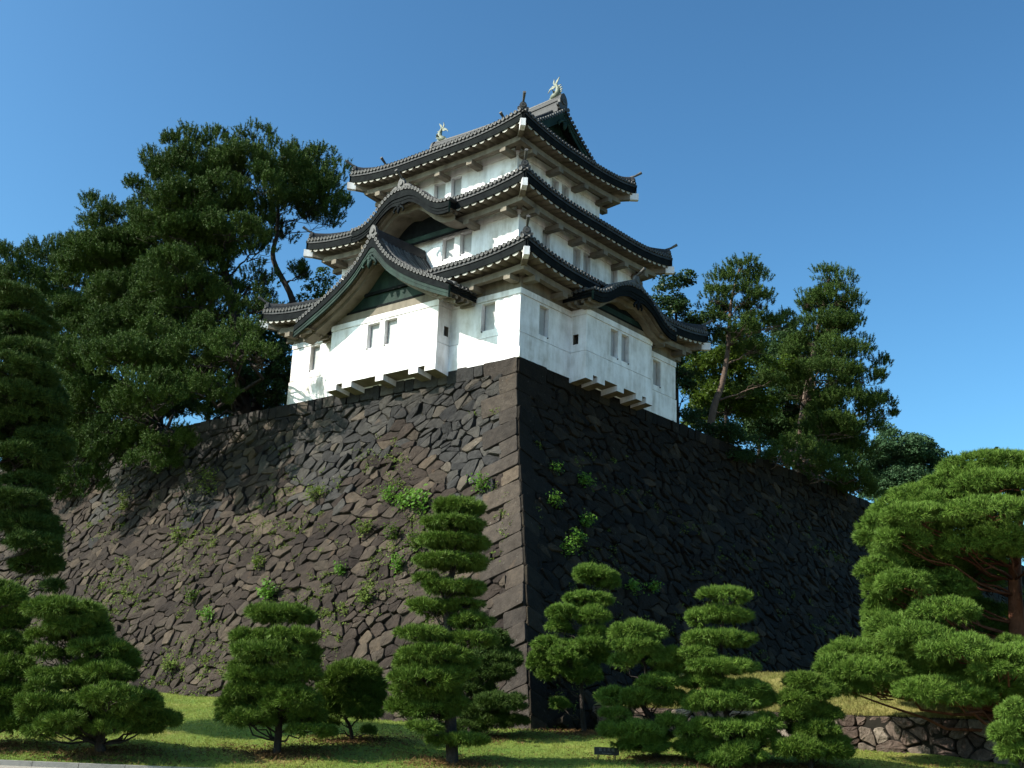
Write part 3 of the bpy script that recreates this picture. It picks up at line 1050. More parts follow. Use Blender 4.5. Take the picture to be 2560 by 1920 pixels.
    for kq in range(6):
        a = kq*math.pi/3
        cc = c+A*(.13*sc*math.cos(a))+Z*(.13*sc*math.sin(a))
        gp.tube([cc-N*.05, cc+N*.02, cc+N*.045], [.085*sc, .09*sc, .04*sc], 8, 0)
    gp.tube([c-N*.05, c+N*.07], .06*sc, 8, 0)
    gp.tube([c-Z*(.16*sc)-N*.02, c-Z*(.28*sc), c-Z*(.42*sc)+N*.02, c-Z*(.50*sc)], [.10*sc, .12*sc, .07*sc, .02], 8, 0)
    for sg in (-1, 1):
        pts = [c+A*(sg*.15*sc)-Z*.02, c+A*(sg*.30*sc)-Z*(.10*sc), c+A*(sg*.44*sc)-Z*(.26*sc), c+A*(sg*.40*sc)-Z*(.38*sc), c+A*(sg*.30*sc)-Z*(.34*sc)]
        gp.tube(pts, [.07*sc, .08*sc, .065*sc, .05*sc, .03*sc], 7, 0)
    gp.build('gable_pendant', ['copper' if not kar else 'copper_dark'], roof)
    return roof

def back_A(u):
    z = C_A(u)
    if u > 2.72: return 1.85
    return min(3.36, 1.9-1.22+t_at(1, z)+.1)
def back_K2(u):
    z = C_K2(u)
    if u > 2.5: return 1.0
    return min(3.05, .34+.08+t_at(2, z)+.1)
def back_K1(u):
    z = C_K1(u)
    if u > 2.0: return 1.68
    return min(3.16, 1.72-1.22+t_at(1, z)+.1)
gable((-1.90, YC, 0), Y, -X, C_A, 4.9, 3.36, back_A, 3.38, 1.14, lambda u: .62-.06*u/4.9+(.30*max(0, 1-u/.6)), 'left', .50, False, .40, .64)
gable((-.34, YC, 0), Y, -X, C_K2, 3.15, 2.98, back_K2, 7.24, 1.55, lambda u: .62-.03*u+.12*max(0, 1-u/.6), 'upper', .42, True, .42, .66)
gable((XC, -1.72, 0), X, -Y, C_K1, 3.4, 3.0, back_K1, 3.33, .95, lambda u: .50-.03*u+.10*max(0, 1-u/.6), 'right', .46, True, .42, .66)

# ---------------------------------------------------------------- top roof: main ridge, end gables, fish
def top_h(t):
    q, H0, T = QS[3]; a, b = SLOPES[3]
    return H0+.48+a*t+b*t*t
ZR = top_h(4.775)
XR = TR/2
rg = MB()
sec = [(-.36, -.25), (-.34, .16), (-.25, .18), (-.25, .36), (-.29, .38), (-.29, .46), (-.22, .48), (-.21, .60), (-.12, .70), (.12, .70), (.21, .60), (.22, .48), (.29, .46), (.29, .38), (.25, .36), (.25, .18), (.34, .16), (.36, -.25)]
ys = np.linspace(2.85, TL-2.85, 15)
def sag(y): return .16*((y-TL/2)/(TL/2-2.85))**2
ids = rg.grid([[Vector((XR+a, y, ZR+b+sag(y))) for a, b in sec] for y in ys], 0, False)
rg.idx(ids[0][::-1]); rg.idx(ids[-1])
rg.tube([Vector((XR, y, ZR+.74+sag(y))) for y in ys], .10, 8, 1)  # ridge cap painted paler than the sides to show its sunlit top
mr = rg.build('main_ridge', ['tile_dark', 'tile_pale'], tower)
for y, n in ((2.83, -Y), (TL-2.83, Y)):
    ridge_end(Vector((XR, y, ZR-.12+sag(y))), n, .62, .98, mr, False)

def end_gable(yv, N):
    """hip-and-gable end; yv verge plane, N outward (+-Y)"""
    q = QS[3][0]
    def P(x, n, z): return Vector((x, yv, 0))+N*n+Z*z
    rf = MB(); bb = MB()
    ts = [1.15+(4.775-1.15)*i/24 for i in range(25)]
    for sg in (-1, 1):
        def xx(t): return q+t if sg < 0 else TR-q-t
        acc = 0; last = None; nxt = .05
        for i in range(0, 500):
            t = 4.775-(4.775-1.25)*i/500; z = top_h(t)
            if last: acc += math.hypot(t-last[0], z-last[1])
            last = (t, z)
            if acc >= nxt:
                nxt += .235
                c = P(xx(t), .16, z+.06)
                rf.tube([c, c-N*.45], .085, 10, 0, False)
                rf.ring(c+N*.005, N, .058, .092, 12, 2); rf.disc(c-N*.005, N, .06, 10, 0)
        rf.grid([[P(xx(t), .12, top_h(t)), P(xx(t), -.3, top_h(t)+.01)] for t in ts], 1, False)
        # descending ridge on the slope beside the verge
        secp = [(-.15, 0), (-.14, .17), (-.09, .19), (-.08, .30), (-.03, .35), (.03, .35), (.08, .30), (.09, .19), (.14, .17), (.15, 0)]
        td = [1.0+(4.6-1.0)*i/16 for i in range(17)]
        rows = [[P(xx(t), -.50+a, top_h(t)+b) for a, b in secp] for t in td]
        dr = MB()
        ids = dr.grid(rows, 0, False); dr.idx(ids[0][::-1]); dr.idx(ids[-1])
        d_ = dr.build('descending_ridge', 'tile_dark', mr.parent)
        ridge_end(P(xx(.97), -.50, top_h(.97)-.02), Vector((sg, 0, 0)), .30, .36, d_, True)
        for (nf, nb, f0, f1) in ((.06, -.05, .05, .22), (.02, -.06, .22, .52), (.05, -.05, .45, .52)):
            bb.grid([[P(xx(t), nb, top_h(t)-f0) for t in ts], [P(xx(t), nf, top_h(t)-f0) for t in ts], [P(xx(t), nf, top_h(t)-f1) for t in ts], [P(xx(t), nb, top_h(t)-f1) for t in ts]], 0, False)
    # apex pendant
    c = P(XR, .06, ZR-.62)
    for kq in range(6):
        a = kq*math.pi/3
        cc = c+X*(.12*math.cos(a))+Z*(.12*math.sin(a))
        bb.tube([cc-N*.05, cc+N*.05], .08, 8, 0)
    bb.tube([c-Z*.12, c-Z*.3, c-Z*.48], [.11, .12, .03], 8, 0)
    for sg in (-1, 1):
        bb.tube([c+X*(sg*.14), c+X*(sg*.34)-Z*.1, c+X*(sg*.5)-Z*.3, c+X*(sg*.42)-Z*.4], [.07, .085, .07, .04], 7, 0)
    roof_ = rf.build('gable_verge', ['tile', 'tile_dark', 'tile_pale'], tower)
    bb.build('bargeboard', 'copper', roof_)
    pe = MB()
    base_z = top_h(1.88)-.12
    xs = np.linspace(q+1.6, TR-q-1.6, 33)
    tops = [max(base_z+.01, top_h(min(x-q, TR-q-x))-.16) for x in xs]
    pe.grid([[P(x, -.52, z) for x, z in zip(xs, tops)], [P(x, -.52, base_z) for x in xs]], 0, False)
    for i in range(1, 6):
        f = i/6
        for sg in (-1, 1):
            xa = XR+sg*(.1+2.0*f)
            zt = top_h(min(xa-q, TR-q-xa))-.25
            if zt > base_z+.1: pe.box(P(xa, -.50, (zt+base_z)/2), X, Y, Z, .035, .03, (zt-base_z)/2, 0)
    pe.box(P(XR, -.47, base_z+.08), X, Y, Z, 2.9, .06, .09, 0)
    pe.box(P(XR, -.48, base_z+.62), X, Y, Z, 2.0, .05, .06, 0)
    pe.build('pediment', 'copper', tower)
end_gable(2.72, -Y)
end_gable(TL-2.72, Y)

def roof_fish(y, inw, name='roof_fish'):
    """fish with its head on the ridge and its tail thrown up; inw = direction along the ridge towards the middle"""
    b = Vector((XR, y, ZR+.72+sag(y)))
    d = Vector((0, inw, 0))
    mb = MB()
    spine = [b+d*.36+Z*.02, b+d*.26+Z*.13, b+d*.05+Z*.20, b-d*.10+Z*.36, b-d*.08+Z*.58, b+d*.02+Z*.78, b+d*.06+Z*.94]
    mb.tube(spine, [.06, .15, .19, .17, .12, .075, .03], 10, 0)
    def fin(pts, th=.018):
        f = [Vector(p)+X*th for p in pts]; k_ = [Vector(p)-X*th for p in pts]
        mb.face(f); mb.face(k_[::-1])
        for i in range(len(pts)):
            j = (i+1) % len(pts); mb.face([f[i], k_[i], k_[j], f[j]])
    t = b+d*.04+Z*.80
    fin([t, t-d*.10+Z*.18, t-d*.22+Z*.42, t-d*.02+Z*.26, t+d*.06+Z*.10])
    fin([t, t+d*.10+Z*.14, t+d*.13+Z*.40, t+d*.20+Z*.16, t+d*.12+Z*.0])
    fin([t-Z*.05, t+d*.22+Z*.02, t+d*.42-Z*.12, t+d*.52-Z*.32, t+d*.36-Z*.16, t+d*.14-Z*.16])
    for i in range(5):
        p = b-d*(.12+.10*math.sin(i*.8))+Z*(.12+.13*i)
        fin([p, p-d*.18+Z*.10, p+Z*.11])
    for sg in (-1, 1):
        p = b+d*.08+Z*.22+X*(sg*.15)
        q = [p, p+X*(sg*.20)+Z*.16-d*.05, p+X*(sg*.12)+Z*.03-d*.2]
        mb.face(q); mb.face(q[::-1])
    mb.tube([b+d*.48+Z*.02, b+d*.40+Z*.10, b+d*.30+Z*.16], [.02, .06, .05], 7, 0)
    mb.build(name, 'bronze', tower, True)
roof_fish(3.22, 1)
roof_fish(TL-3.22, -1)
# white drain pipe piece at the foot of the corner
dp = MB()
dp.box((-.06, -.05, .16), X, Y, Z, .05, .09, .22)
dp.build('corner_guard', 'plaster', tower)

# tree shapes in metres: base, then (right, away, up, half width, half height) of each foliage pad, and the trunk line
TREES = {
 'A2': {"base":[-20.23,-0.96,-15.27],"pads":[[-0.01,-0.46,3.35,0.57,0.42],[0.04,-0.03,2.88,0.42,0.35],[0.09,-0.1,2.29,0.54,0.35],[0.42,-0.49,1.71,0.57,0.38],[0.4,-0.29,1.08,0.72,0.46],[0.62,-0.33,0.53,0.65,0.38],[-0.75,-0.16,3.2,0.57,0.42],[-0.86,-0.06,2.47,0.69,0.38],[-0.48,-0.54,1.57,0.76,0.38],[-0.38,-0.6,0.7,0.83,0.41]],"back":[[-0.1,0.38,3.31,0.48,0.35],[-0.06,0.3,2.84,0.36,0.29],[-0.01,0.65,2.25,0.46,0.29],[0.24,0.66,1.67,0.48,0.32],[0.43,0.28,0.49,0.55,0.32],[-0.65,0.7,3.16,0.49,0.36],[-0.72,0.35,2.43,0.59,0.33],[-0.43,0.3,1.53,0.64,0.32],[-0.32,0.52,0.66,0.7,0.35]],"trunk":[[-0.01,-0.3],[-0.26,1.41],[-0.37,3.23]]},
 'B': {"base":[-19.06,-3.8,-15.35],"pads":[[-1.16,-0.37,3.18,0.88,0.31],[-0.68,-0.03,2.8,0.56,0.3],[-1.67,-0.12,2.62,0.33,0.2],[-0.92,-0.59,2.82,0.55,0.22],[-1.56,-0.35,2.22,0.33,0.18],[-0.2,-0.4,2.34,0.66,0.28],[0.32,-0.15,2.13,0.37,0.35],[-0.97,-0.11,1.73,0.85,0.22],[-1.25,-0.76,1.47,0.33,0.22],[0.15,-0.72,1.83,0.54,0.27],[-0.41,-0.04,1.97,0.45,0.19],[-0.99,-0.56,1.14,0.77,0.22],[-1.48,-0.14,0.99,0.33,0.17],[0.45,-1.28,1.26,0.67,0.34],[0.82,-0.57,1.18,0.55,0.33],[-0.36,-0.24,1.03,0.55,0.22],[-1.45,-0.65,0.91,0.27,0.16],[1.25,0.05,0.82,0.45,0.28],[0.92,0.02,0.67,0.41,0.19],[-0.83,-0.97,0.62,0.36,0.31],[-0.45,-1.16,0.8,0.39,0.21],[0.51,-0.47,0.9,0.48,0.22],[-0.62,0.07,0.6,0.52,0.17],[0.34,-0.69,0.64,0.44,0.15],[-1.21,-0.64,0.5,0.33,0.16]],"back":[[-1.16,0.22,3.15,0.75,0.27],[-0.77,0.56,2.77,0.47,0.25],[-1.49,0.54,2.59,0.28,0.17],[-0.95,0.47,2.8,0.46,0.19],[-1.38,0.52,2.2,0.28,0.16],[-0.37,0.79,2.31,0.56,0.23],[0.04,0.47,2.09,0.31,0.3],[-0.88,1.13,1.71,0.73,0.19],[-1.05,0.49,1.45,0.28,0.18],[-0.05,0.61,1.8,0.46,0.23],[-0.49,0.88,1.95,0.38,0.16],[-0.83,1.18,1.12,0.65,0.19],[-1.19,0.66,0.97,0.28,0.14],[0.24,1.23,1.23,0.57,0.29],[0.53,0.82,1.15,0.47,0.28],[-0.34,0.57,1.01,0.47,0.19],[-1.15,1.01,0.89,0.23,0.14],[0.88,0.42,0.79,0.38,0.24],[0.65,0.89,0.65,0.35,0.16],[-0.66,0.78,0.59,0.31,0.26],[-0.39,0.97,0.78,0.33,0.18],[0.32,0.91,0.88,0.4,0.19],[-0.5,0.86,0.58,0.44,0.14],[0.22,0.52,0.63,0.37,0.13],[-0.94,1.09,0.48,0.28,0.14]],"trunk":[[0.03,-0.0],[-0.18,0.73],[-0.52,1.58],[-0.87,2.27],[-0.97,2.69],[-1.17,3.11]]},
 'C': {"base":[-15.47,-5.63,-15.21],"pads":[[-0.25,0.05,3.27,0.85,0.3],[-0.89,0.04,2.72,0.55,0.24],[0.23,-0.65,2.76,0.58,0.23],[-0.27,-0.55,2.34,0.93,0.29],[0.56,-0.04,2.25,0.33,0.37],[-0.97,-0.1,2.0,0.37,0.31],[-0.51,-0.18,1.76,0.82,0.31],[0.38,-0.56,1.85,0.58,0.35],[-0.77,-0.24,1.42,0.59,0.27],[-0.01,-0.27,1.44,0.7,0.31],[-1.2,-0.2,1.15,0.33,0.29],[0.46,-0.72,1.28,0.58,0.31],[-0.75,-0.38,0.8,0.66,0.31],[0.07,-0.51,1.08,0.58,0.23],[0.58,-0.15,0.89,0.59,0.24],[-1.35,0.07,0.89,0.24,0.2],[-0.43,0.07,1.14,0.47,0.24],[0.82,-0.3,0.58,0.59,0.16]],"back":[[-0.24,0.38,3.25,0.72,0.25],[-0.71,0.26,2.69,0.47,0.2],[0.13,0.44,2.73,0.49,0.2],[-0.23,0.7,2.31,0.79,0.25],[0.39,0.59,2.21,0.28,0.32],[-0.75,0.26,1.97,0.32,0.27],[-0.41,0.41,1.72,0.7,0.27],[0.26,0.95,1.82,0.49,0.3],[-0.59,0.43,1.39,0.5,0.23],[-0.03,0.86,1.41,0.6,0.27],[-0.91,0.66,1.12,0.28,0.25],[0.33,0.83,1.25,0.49,0.26],[-0.57,0.88,0.77,0.56,0.26],[0.43,0.8,0.87,0.5,0.2],[-1.02,0.38,0.87,0.2,0.17],[-0.33,0.71,1.12,0.4,0.2]],"trunk":[[0.0,-0.03],[-0.02,0.61],[-0.08,1.63],[-0.11,2.37],[-0.21,3.01]]},
 'D': {"base":[-12.46,-5.06,-14.97],"pads":[[-0.06,-0.32,1.74,0.74,0.38],[-0.46,-0.21,1.23,0.57,0.38],[0.4,-0.33,1.32,0.46,0.51],[-0.03,-0.15,1.07,0.77,0.36],[-0.53,-0.19,0.81,0.36,0.28],[0.28,-0.5,0.79,0.51,0.23],[-0.27,-0.48,1.53,0.57,0.35],[-0.92,-0.02,0.5,0.32,0.18],[0.44,-0.52,0.33,0.18,0.11]],"back":[[-0.08,0.53,1.7,0.63,0.32],[-0.39,0.58,1.19,0.49,0.33],[0.27,0.48,1.27,0.39,0.43],[-0.07,0.45,1.03,0.65,0.3],[-0.46,0.51,0.79,0.3,0.24],[0.14,0.47,0.76,0.43,0.19],[-0.23,0.49,1.49,0.48,0.3],[-0.73,0.29,0.49,0.27,0.15],[0.31,0.71,0.32,0.15,0.1]],"trunk":[[0.0,0.0],[-0.11,0.42],[-0.27,0.76],[-0.13,1.37]]},
 'E': {"base":[-13.17,-9.26,-15.26],"pads":[[-0.16,-0.34,6.04,0.62,0.26],[-0.27,-0.34,5.64,0.81,0.18],[-0.21,-0.22,5.21,0.88,0.18],[-0.27,-0.32,4.73,0.88,0.17],[-0.83,-0.38,4.28,0.32,0.14],[-0.15,-0.22,4.11,0.79,0.18],[-0.77,0.02,3.61,0.58,0.22],[0.12,-0.06,3.72,0.43,0.14],[0.31,-0.08,3.31,0.54,0.22],[-0.87,-0.44,2.95,0.62,0.2],[0.33,-0.25,2.88,0.56,0.19],[-0.56,-0.43,2.48,0.89,0.26],[-1.16,-0.46,2.25,0.34,0.28],[-0.71,-0.65,1.9,0.8,0.34],[-0.11,-0.64,2.04,0.46,0.23],[-0.74,0.04,1.6,0.8,0.24],[-1.29,-0.04,1.21,0.41,0.28],[-0.58,-0.08,1.2,0.65,0.26],[-0.18,-0.09,1.38,0.47,0.24],[-0.68,-0.76,0.81,0.38,0.16],[0.24,-0.36,0.57,0.55,0.15],[-0.29,-0.19,0.54,0.34,0.15],[0.02,-0.14,2.31,0.43,0.19]],"back":[[-0.16,0.51,6.01,0.53,0.22],[-0.25,0.36,5.63,0.69,0.15],[-0.21,0.34,5.19,0.75,0.15],[-0.25,0.33,4.71,0.74,0.15],[-0.69,0.47,4.26,0.27,0.12],[-0.19,0.41,4.09,0.67,0.15],[-0.66,0.65,3.58,0.5,0.19],[0.0,0.69,3.7,0.37,0.12],[0.16,0.47,3.29,0.46,0.18],[-0.72,0.52,2.93,0.52,0.17],[0.18,0.34,2.87,0.47,0.16],[-0.48,0.66,2.45,0.76,0.22],[-0.93,0.27,2.22,0.29,0.23],[-0.59,0.48,1.87,0.68,0.29],[-0.14,0.63,2.02,0.39,0.2],[-0.6,0.88,1.57,0.68,0.2],[-1.0,0.46,1.19,0.35,0.24],[-0.47,0.77,1.18,0.55,0.22],[-0.17,0.66,1.35,0.4,0.2],[-0.53,0.62,0.79,0.32,0.14],[0.17,0.6,0.55,0.47,0.12],[-0.24,0.3,0.53,0.29,0.12],[-0.04,0.78,2.29,0.37,0.16]],"trunk":[[-0.01,0.0],[-0.1,0.94],[-0.22,2.14],[-0.27,3.04],[-0.36,3.79],[-0.2,4.86],[-0.19,5.5],[-0.17,6.03]]},
 'E2': {"base":[-8.57,-5.82,-14.74],"pads":[[0.51,-0.11,2.83,0.44,0.21],[0.67,-0.09,2.54,0.44,0.31],[0.49,-0.06,2.1,0.86,0.34],[0.25,0.06,1.7,0.73,0.25],[1.04,-0.08,2.21,0.34,0.31],[0.07,0.05,1.3,0.57,0.26],[0.79,-0.81,0.94,0.76,0.29],[1.23,-0.31,0.48,0.39,0.21],[0.3,0.07,0.68,0.73,0.31],[0.56,-0.26,0.41,0.52,0.25],[-0.08,0.02,0.29,0.52,0.2],[0.75,-0.63,1.79,0.46,0.26]],"back":[[0.48,0.22,2.81,0.37,0.18],[0.58,0.49,2.51,0.37,0.26],[0.38,0.37,2.06,0.73,0.29],[0.16,0.88,1.67,0.62,0.21],[0.81,0.28,2.18,0.29,0.26],[-0.0,0.57,1.28,0.49,0.22],[0.55,0.44,0.91,0.65,0.25],[0.9,0.69,0.46,0.33,0.18],[0.2,0.57,0.65,0.62,0.27],[-0.07,0.65,0.27,0.44,0.17]],"trunk":[[0.01,-0.09],[-0.1,0.62],[-0.24,1.43],[0.03,2.08],[0.41,2.74]]},
 'F': {"base":[-5.21,-7.38,-14.59],"pads":[[0.26,-0.04,4.74,0.68,0.32],[0.75,-0.03,4.52,0.3,0.26],[0.03,-0.34,3.98,0.73,0.23],[-0.7,-0.42,3.5,0.56,0.31],[0.22,-0.79,3.43,0.48,0.31],[-0.9,-0.24,3.12,0.35,0.26],[0.25,-0.52,2.99,0.43,0.21],[-0.98,-0.11,2.55,0.73,0.3],[0.15,-0.59,2.62,0.59,0.26],[-1.39,-0.08,2.02,0.39,0.42],[-0.58,-0.69,2.18,0.59,0.42],[0.3,-0.1,2.19,0.43,0.37],[-0.91,-0.15,1.68,0.6,0.26],[-0.83,-0.22,0.82,0.26,0.24],[0.02,-0.41,1.71,0.48,0.31]],"back":[[0.23,0.24,4.71,0.58,0.27],[0.6,0.38,4.49,0.25,0.22],[0.06,0.76,3.96,0.62,0.19],[-0.51,0.61,3.47,0.48,0.27],[0.18,0.38,3.4,0.41,0.26],[-0.67,0.93,3.09,0.3,0.22],[0.19,0.53,2.97,0.36,0.18],[-0.75,0.72,2.52,0.62,0.26],[0.1,1.16,2.59,0.5,0.22],[-1.07,0.37,1.98,0.33,0.36],[-0.46,0.66,2.14,0.5,0.35],[-0.65,0.35,0.8,0.22,0.21],[-0.01,1.03,1.68,0.41,0.27]],"trunk":[[0.0,0.1],[-0.09,0.85],[-0.11,1.97],[0.02,3.17],[0.16,4.23]]},
 'G': {"base":[-8.0,-11.85,-15.04],"pads":[[-0.73,-0.42,3.12,0.72,0.31],[-1.14,-0.55,2.37,0.32,0.22],[-0.42,-0.16,2.48,0.84,0.23],[0.2,-0.54,2.58,0.32,0.22],[-1.14,-0.22,1.47,0.63,0.3],[-0.59,-0.43,1.53,0.51,0.23],[-0.12,-0.64,1.85,0.55,0.25],[0.02,-0.26,1.5,0.56,0.26],[-0.87,-0.64,0.68,0.82,0.28],[-0.62,-0.4,0.34,0.69,0.22],[-1.26,-0.59,0.66,0.37,0.21],[-0.75,-0.62,2.78,0.6,0.21],[0.24,-0.27,2.22,0.42,0.28],[-0.09,-0.06,0.57,0.28,0.19],[-1.31,-0.58,1.08,0.37,0.18],[0.09,-0.72,0.92,0.37,0.23]],"back":[[-0.71,0.74,3.09,0.61,0.27],[-0.98,0.44,2.35,0.27,0.19],[0.01,0.64,2.56,0.27,0.19],[-0.99,0.3,1.44,0.53,0.25],[-0.57,0.47,1.51,0.43,0.2],[-0.21,0.39,1.82,0.47,0.21],[-0.12,0.55,1.47,0.47,0.22],[-0.7,0.54,0.65,0.7,0.24],[-0.51,0.37,0.32,0.59,0.19],[-0.99,0.53,0.64,0.31,0.18],[-0.72,0.44,2.76,0.51,0.18],[0.07,0.4,2.19,0.35,0.24],[-0.11,0.92,0.55,0.24,0.16],[-1.06,0.37,1.06,0.31,0.16],[0.01,0.76,0.9,0.31,0.19]],"trunk":[[-0.17,0.05],[-0.21,0.9],[-0.53,1.37],[-0.45,2.2],[-0.63,2.86]]},
 'H': {"base":[-7.33,-13.45,-15.09],"pads":[[-0.23,-0.32,4.15,0.66,0.26],[-0.2,0.03,3.7,0.79,0.24],[-0.9,-0.44,3.56,0.26,0.18],[-0.28,-0.09,3.08,0.95,0.25],[-0.91,-0.45,2.69,0.46,0.19],[-0.32,-0.37,2.38,0.94,0.23],[-0.62,0.09,1.98,0.63,0.24],[0.27,-0.54,1.86,0.57,0.24],[-0.07,-0.18,1.56,1.09,0.27],[-0.71,-0.39,1.44,0.57,0.24],[0.67,-0.28,1.64,0.44,0.23],[-0.61,-0.36,0.92,0.52,0.21],[0.09,-0.61,0.85,0.77,0.25],[-0.8,-0.04,0.38,0.68,0.32],[0.19,-0.79,0.3,0.54,0.32],[-0.27,-0.65,0.14,0.62,0.25],[0.72,-0.67,1.02,0.44,0.28],[0.8,-0.48,0.55,0.49,0.32],[-1.05,-0.35,0.76,0.41,0.22]],"back":[[-0.19,0.21,3.68,0.67,0.21],[-0.72,0.51,3.54,0.22,0.15],[-0.26,0.44,3.06,0.81,0.21],[-0.73,0.41,2.67,0.4,0.16],[-0.29,0.5,2.35,0.8,0.19],[-0.5,0.64,1.96,0.54,0.21],[-0.08,0.38,1.53,0.93,0.23],[-0.56,0.85,1.42,0.48,0.2],[0.47,0.34,1.61,0.38,0.19],[0.06,0.76,0.83,0.65,0.21],[-0.6,0.43,0.35,0.58,0.28],[0.14,0.93,0.27,0.46,0.27],[-0.2,0.83,0.11,0.52,0.21],[0.52,0.69,0.99,0.37,0.24],[0.6,0.81,0.52,0.42,0.27],[-0.79,0.48,0.74,0.35,0.18]],"trunk":[[0.02,0.03],[-0.02,0.79],[-0.13,1.41],[-0.22,2.64],[-0.18,3.65]]},
 'I': {"base":[-6.52,-15.21,-15.13],"pads":[[-0.09,-0.19,2.1,0.54,0.26],[0.19,-0.21,1.83,0.54,0.29],[-0.38,-0.32,1.66,0.48,0.29],[0.23,-0.01,1.35,0.54,0.29],[-0.46,-0.39,1.28,0.35,0.3],[0.1,-0.27,0.97,0.54,0.29],[0.35,0.01,0.51,0.77,0.41],[-0.43,-0.54,0.49,0.56,0.35]],"back":[[-0.07,0.35,2.08,0.46,0.22],[0.14,0.27,1.8,0.46,0.24],[-0.29,0.27,1.63,0.41,0.24],[0.17,0.21,1.32,0.46,0.25],[-0.35,0.18,1.25,0.29,0.25],[0.08,0.68,0.94,0.46,0.24],[0.27,0.52,0.46,0.66,0.35],[-0.32,0.54,0.46,0.47,0.3]],"trunk":[[-0.02,-0.07],[0.02,0.82],[-0.01,1.53]]},
 'J': {"base":[0.57,-18.3,-14.82],"pads":[[-0.51,-0.55,8.17,1.02,0.34],[0.25,-0.89,8.14,0.84,0.34],[-1.24,-0.74,7.68,0.93,0.39],[-0.9,-1.86,7.32,0.98,0.33],[-2.27,-0.16,7.31,0.8,0.32],[-3.04,-0.14,6.94,0.66,0.32],[-3.83,-0.36,6.38,0.48,0.26],[-3.27,-1.93,6.37,0.71,0.31],[-1.99,-0.99,6.97,0.84,0.32],[-4.12,-0.79,5.96,0.37,0.27],[-3.57,-1.45,5.8,0.58,0.32],[-2.4,0.2,6.34,0.58,0.39],[-2.02,0.36,5.62,0.51,0.45],[-1.75,-3.03,6.41,0.79,0.29],[0.11,-0.08,7.11,0.75,0.29],[-1.66,-0.96,6.31,0.64,0.37],[-1.77,-1.72,5.69,0.66,0.32],[-0.89,-2.16,5.82,0.81,0.36],[-0.07,-0.78,5.73,0.45,0.33],[-4.01,-0.69,5.03,0.52,0.35],[-3.51,-0.46,4.95,0.34,0.27],[-3.82,-0.41,4.44,0.44,0.38],[-3.71,-1.79,4.52,0.57,0.32],[-2.34,-0.34,4.61,0.74,0.43],[-2.49,0.26,4.16,0.64,0.34],[-3.66,0.14,3.99,0.45,0.34],[-3.98,-0.37,3.61,0.38,0.27],[-2.95,-2.46,3.75,0.64,0.3],[-3.91,-1.7,3.35,0.57,0.32],[-3.78,-2.76,3.08,0.63,0.3],[-4.51,0.14,2.73,0.72,0.32],[-5.45,-0.99,2.27,0.43,0.31],[-4.63,-1.4,2.18,0.8,0.32],[-3.65,0.05,2.7,0.69,0.34],[-5.34,-1.09,1.8,0.48,0.31],[-4.45,-0.96,1.83,0.7,0.26],[-3.13,-1.78,2.85,0.76,0.32],[-2.99,-3.51,2.71,0.77,0.3],[-2.66,-1.21,2.31,0.83,0.38],[-1.12,-0.17,2.68,0.86,0.39],[-3.71,-2.94,1.68,0.55,0.29],[-2.95,-2.82,1.61,0.69,0.3],[-1.84,-2.11,1.91,0.76,0.36],[-1.98,-3.91,2.35,0.66,0.39],[-0.89,-1.84,2.84,0.44,0.32],[-0.73,-0.3,1.73,0.57,0.38],[-0.56,-1.07,2.04,0.45,0.37],[1.12,-0.63,8.05,0.91,0.4],[1.58,-0.1,7.17,1.04,0.4],[0.3,-2.51,5.62,0.96,0.37],[1.13,-1.07,4.46,0.84,0.39],[0.14,-2.26,2.75,0.97,0.38],[0.25,-1.28,2.02,0.89,0.39]],"back":[[-0.35,1.46,8.14,0.87,0.29],[0.24,0.91,8.1,0.72,0.29],[-2.94,0.72,6.35,0.41,0.22],[-1.66,1.3,6.94,0.71,0.28],[-2.81,1.43,5.76,0.49,0.27],[0.13,2.11,7.08,0.64,0.24],[-1.37,2.56,6.27,0.55,0.31],[-1.49,1.8,5.66,0.56,0.27],[-0.88,2.21,5.79,0.69,0.3],[-2.95,1.14,4.49,0.49,0.27],[-3.1,0.74,3.58,0.32,0.23],[-2.95,2.08,2.67,0.59,0.28],[-2.59,1.32,2.82,0.65,0.27],[-2.26,1.61,2.28,0.71,0.32],[-1.11,2.79,2.64,0.73,0.33],[0.14,2.31,1.98,0.75,0.33],[-2.0,1.6,5.2,1.0,0.7],[-1.4,2.0,4.2,1.1,0.7],[-2.3,1.8,3.5,1.0,0.6],[-1.6,2.2,3.0,1.2,0.7],[-0.6,2.4,5.5,1.2,0.8],[-0.2,2.0,3.6,1.2,0.7],[-1.9,2.4,6.2,1.0,0.7]],"trunk":[[0.01,-0.04],[0.06,1.77],[0.04,3.41],[0.15,5.38],[0.45,6.85],[0.43,8.03]]},
 'L': {"base":[-5.75,-20.06,-15.36],"pads":[[-0.18,-0.21,1.77,0.32,0.31],[-0.46,-0.13,1.27,0.33,0.31],[-0.18,0.02,0.91,0.42,0.35],[-0.23,-0.19,1.38,0.37,0.27],[0.2,-0.16,1.49,0.42,0.38],[0.22,-0.12,0.97,0.47,0.38]],"back":[[-0.13,0.33,1.74,0.27,0.26],[-0.34,0.32,1.23,0.28,0.26],[-0.13,0.25,0.87,0.35,0.3],[-0.17,0.4,1.36,0.32,0.23],[0.16,0.18,1.45,0.36,0.32]],"trunk":[[-0.0,0.44],[0.03,1.26],[0.02,1.69]]},
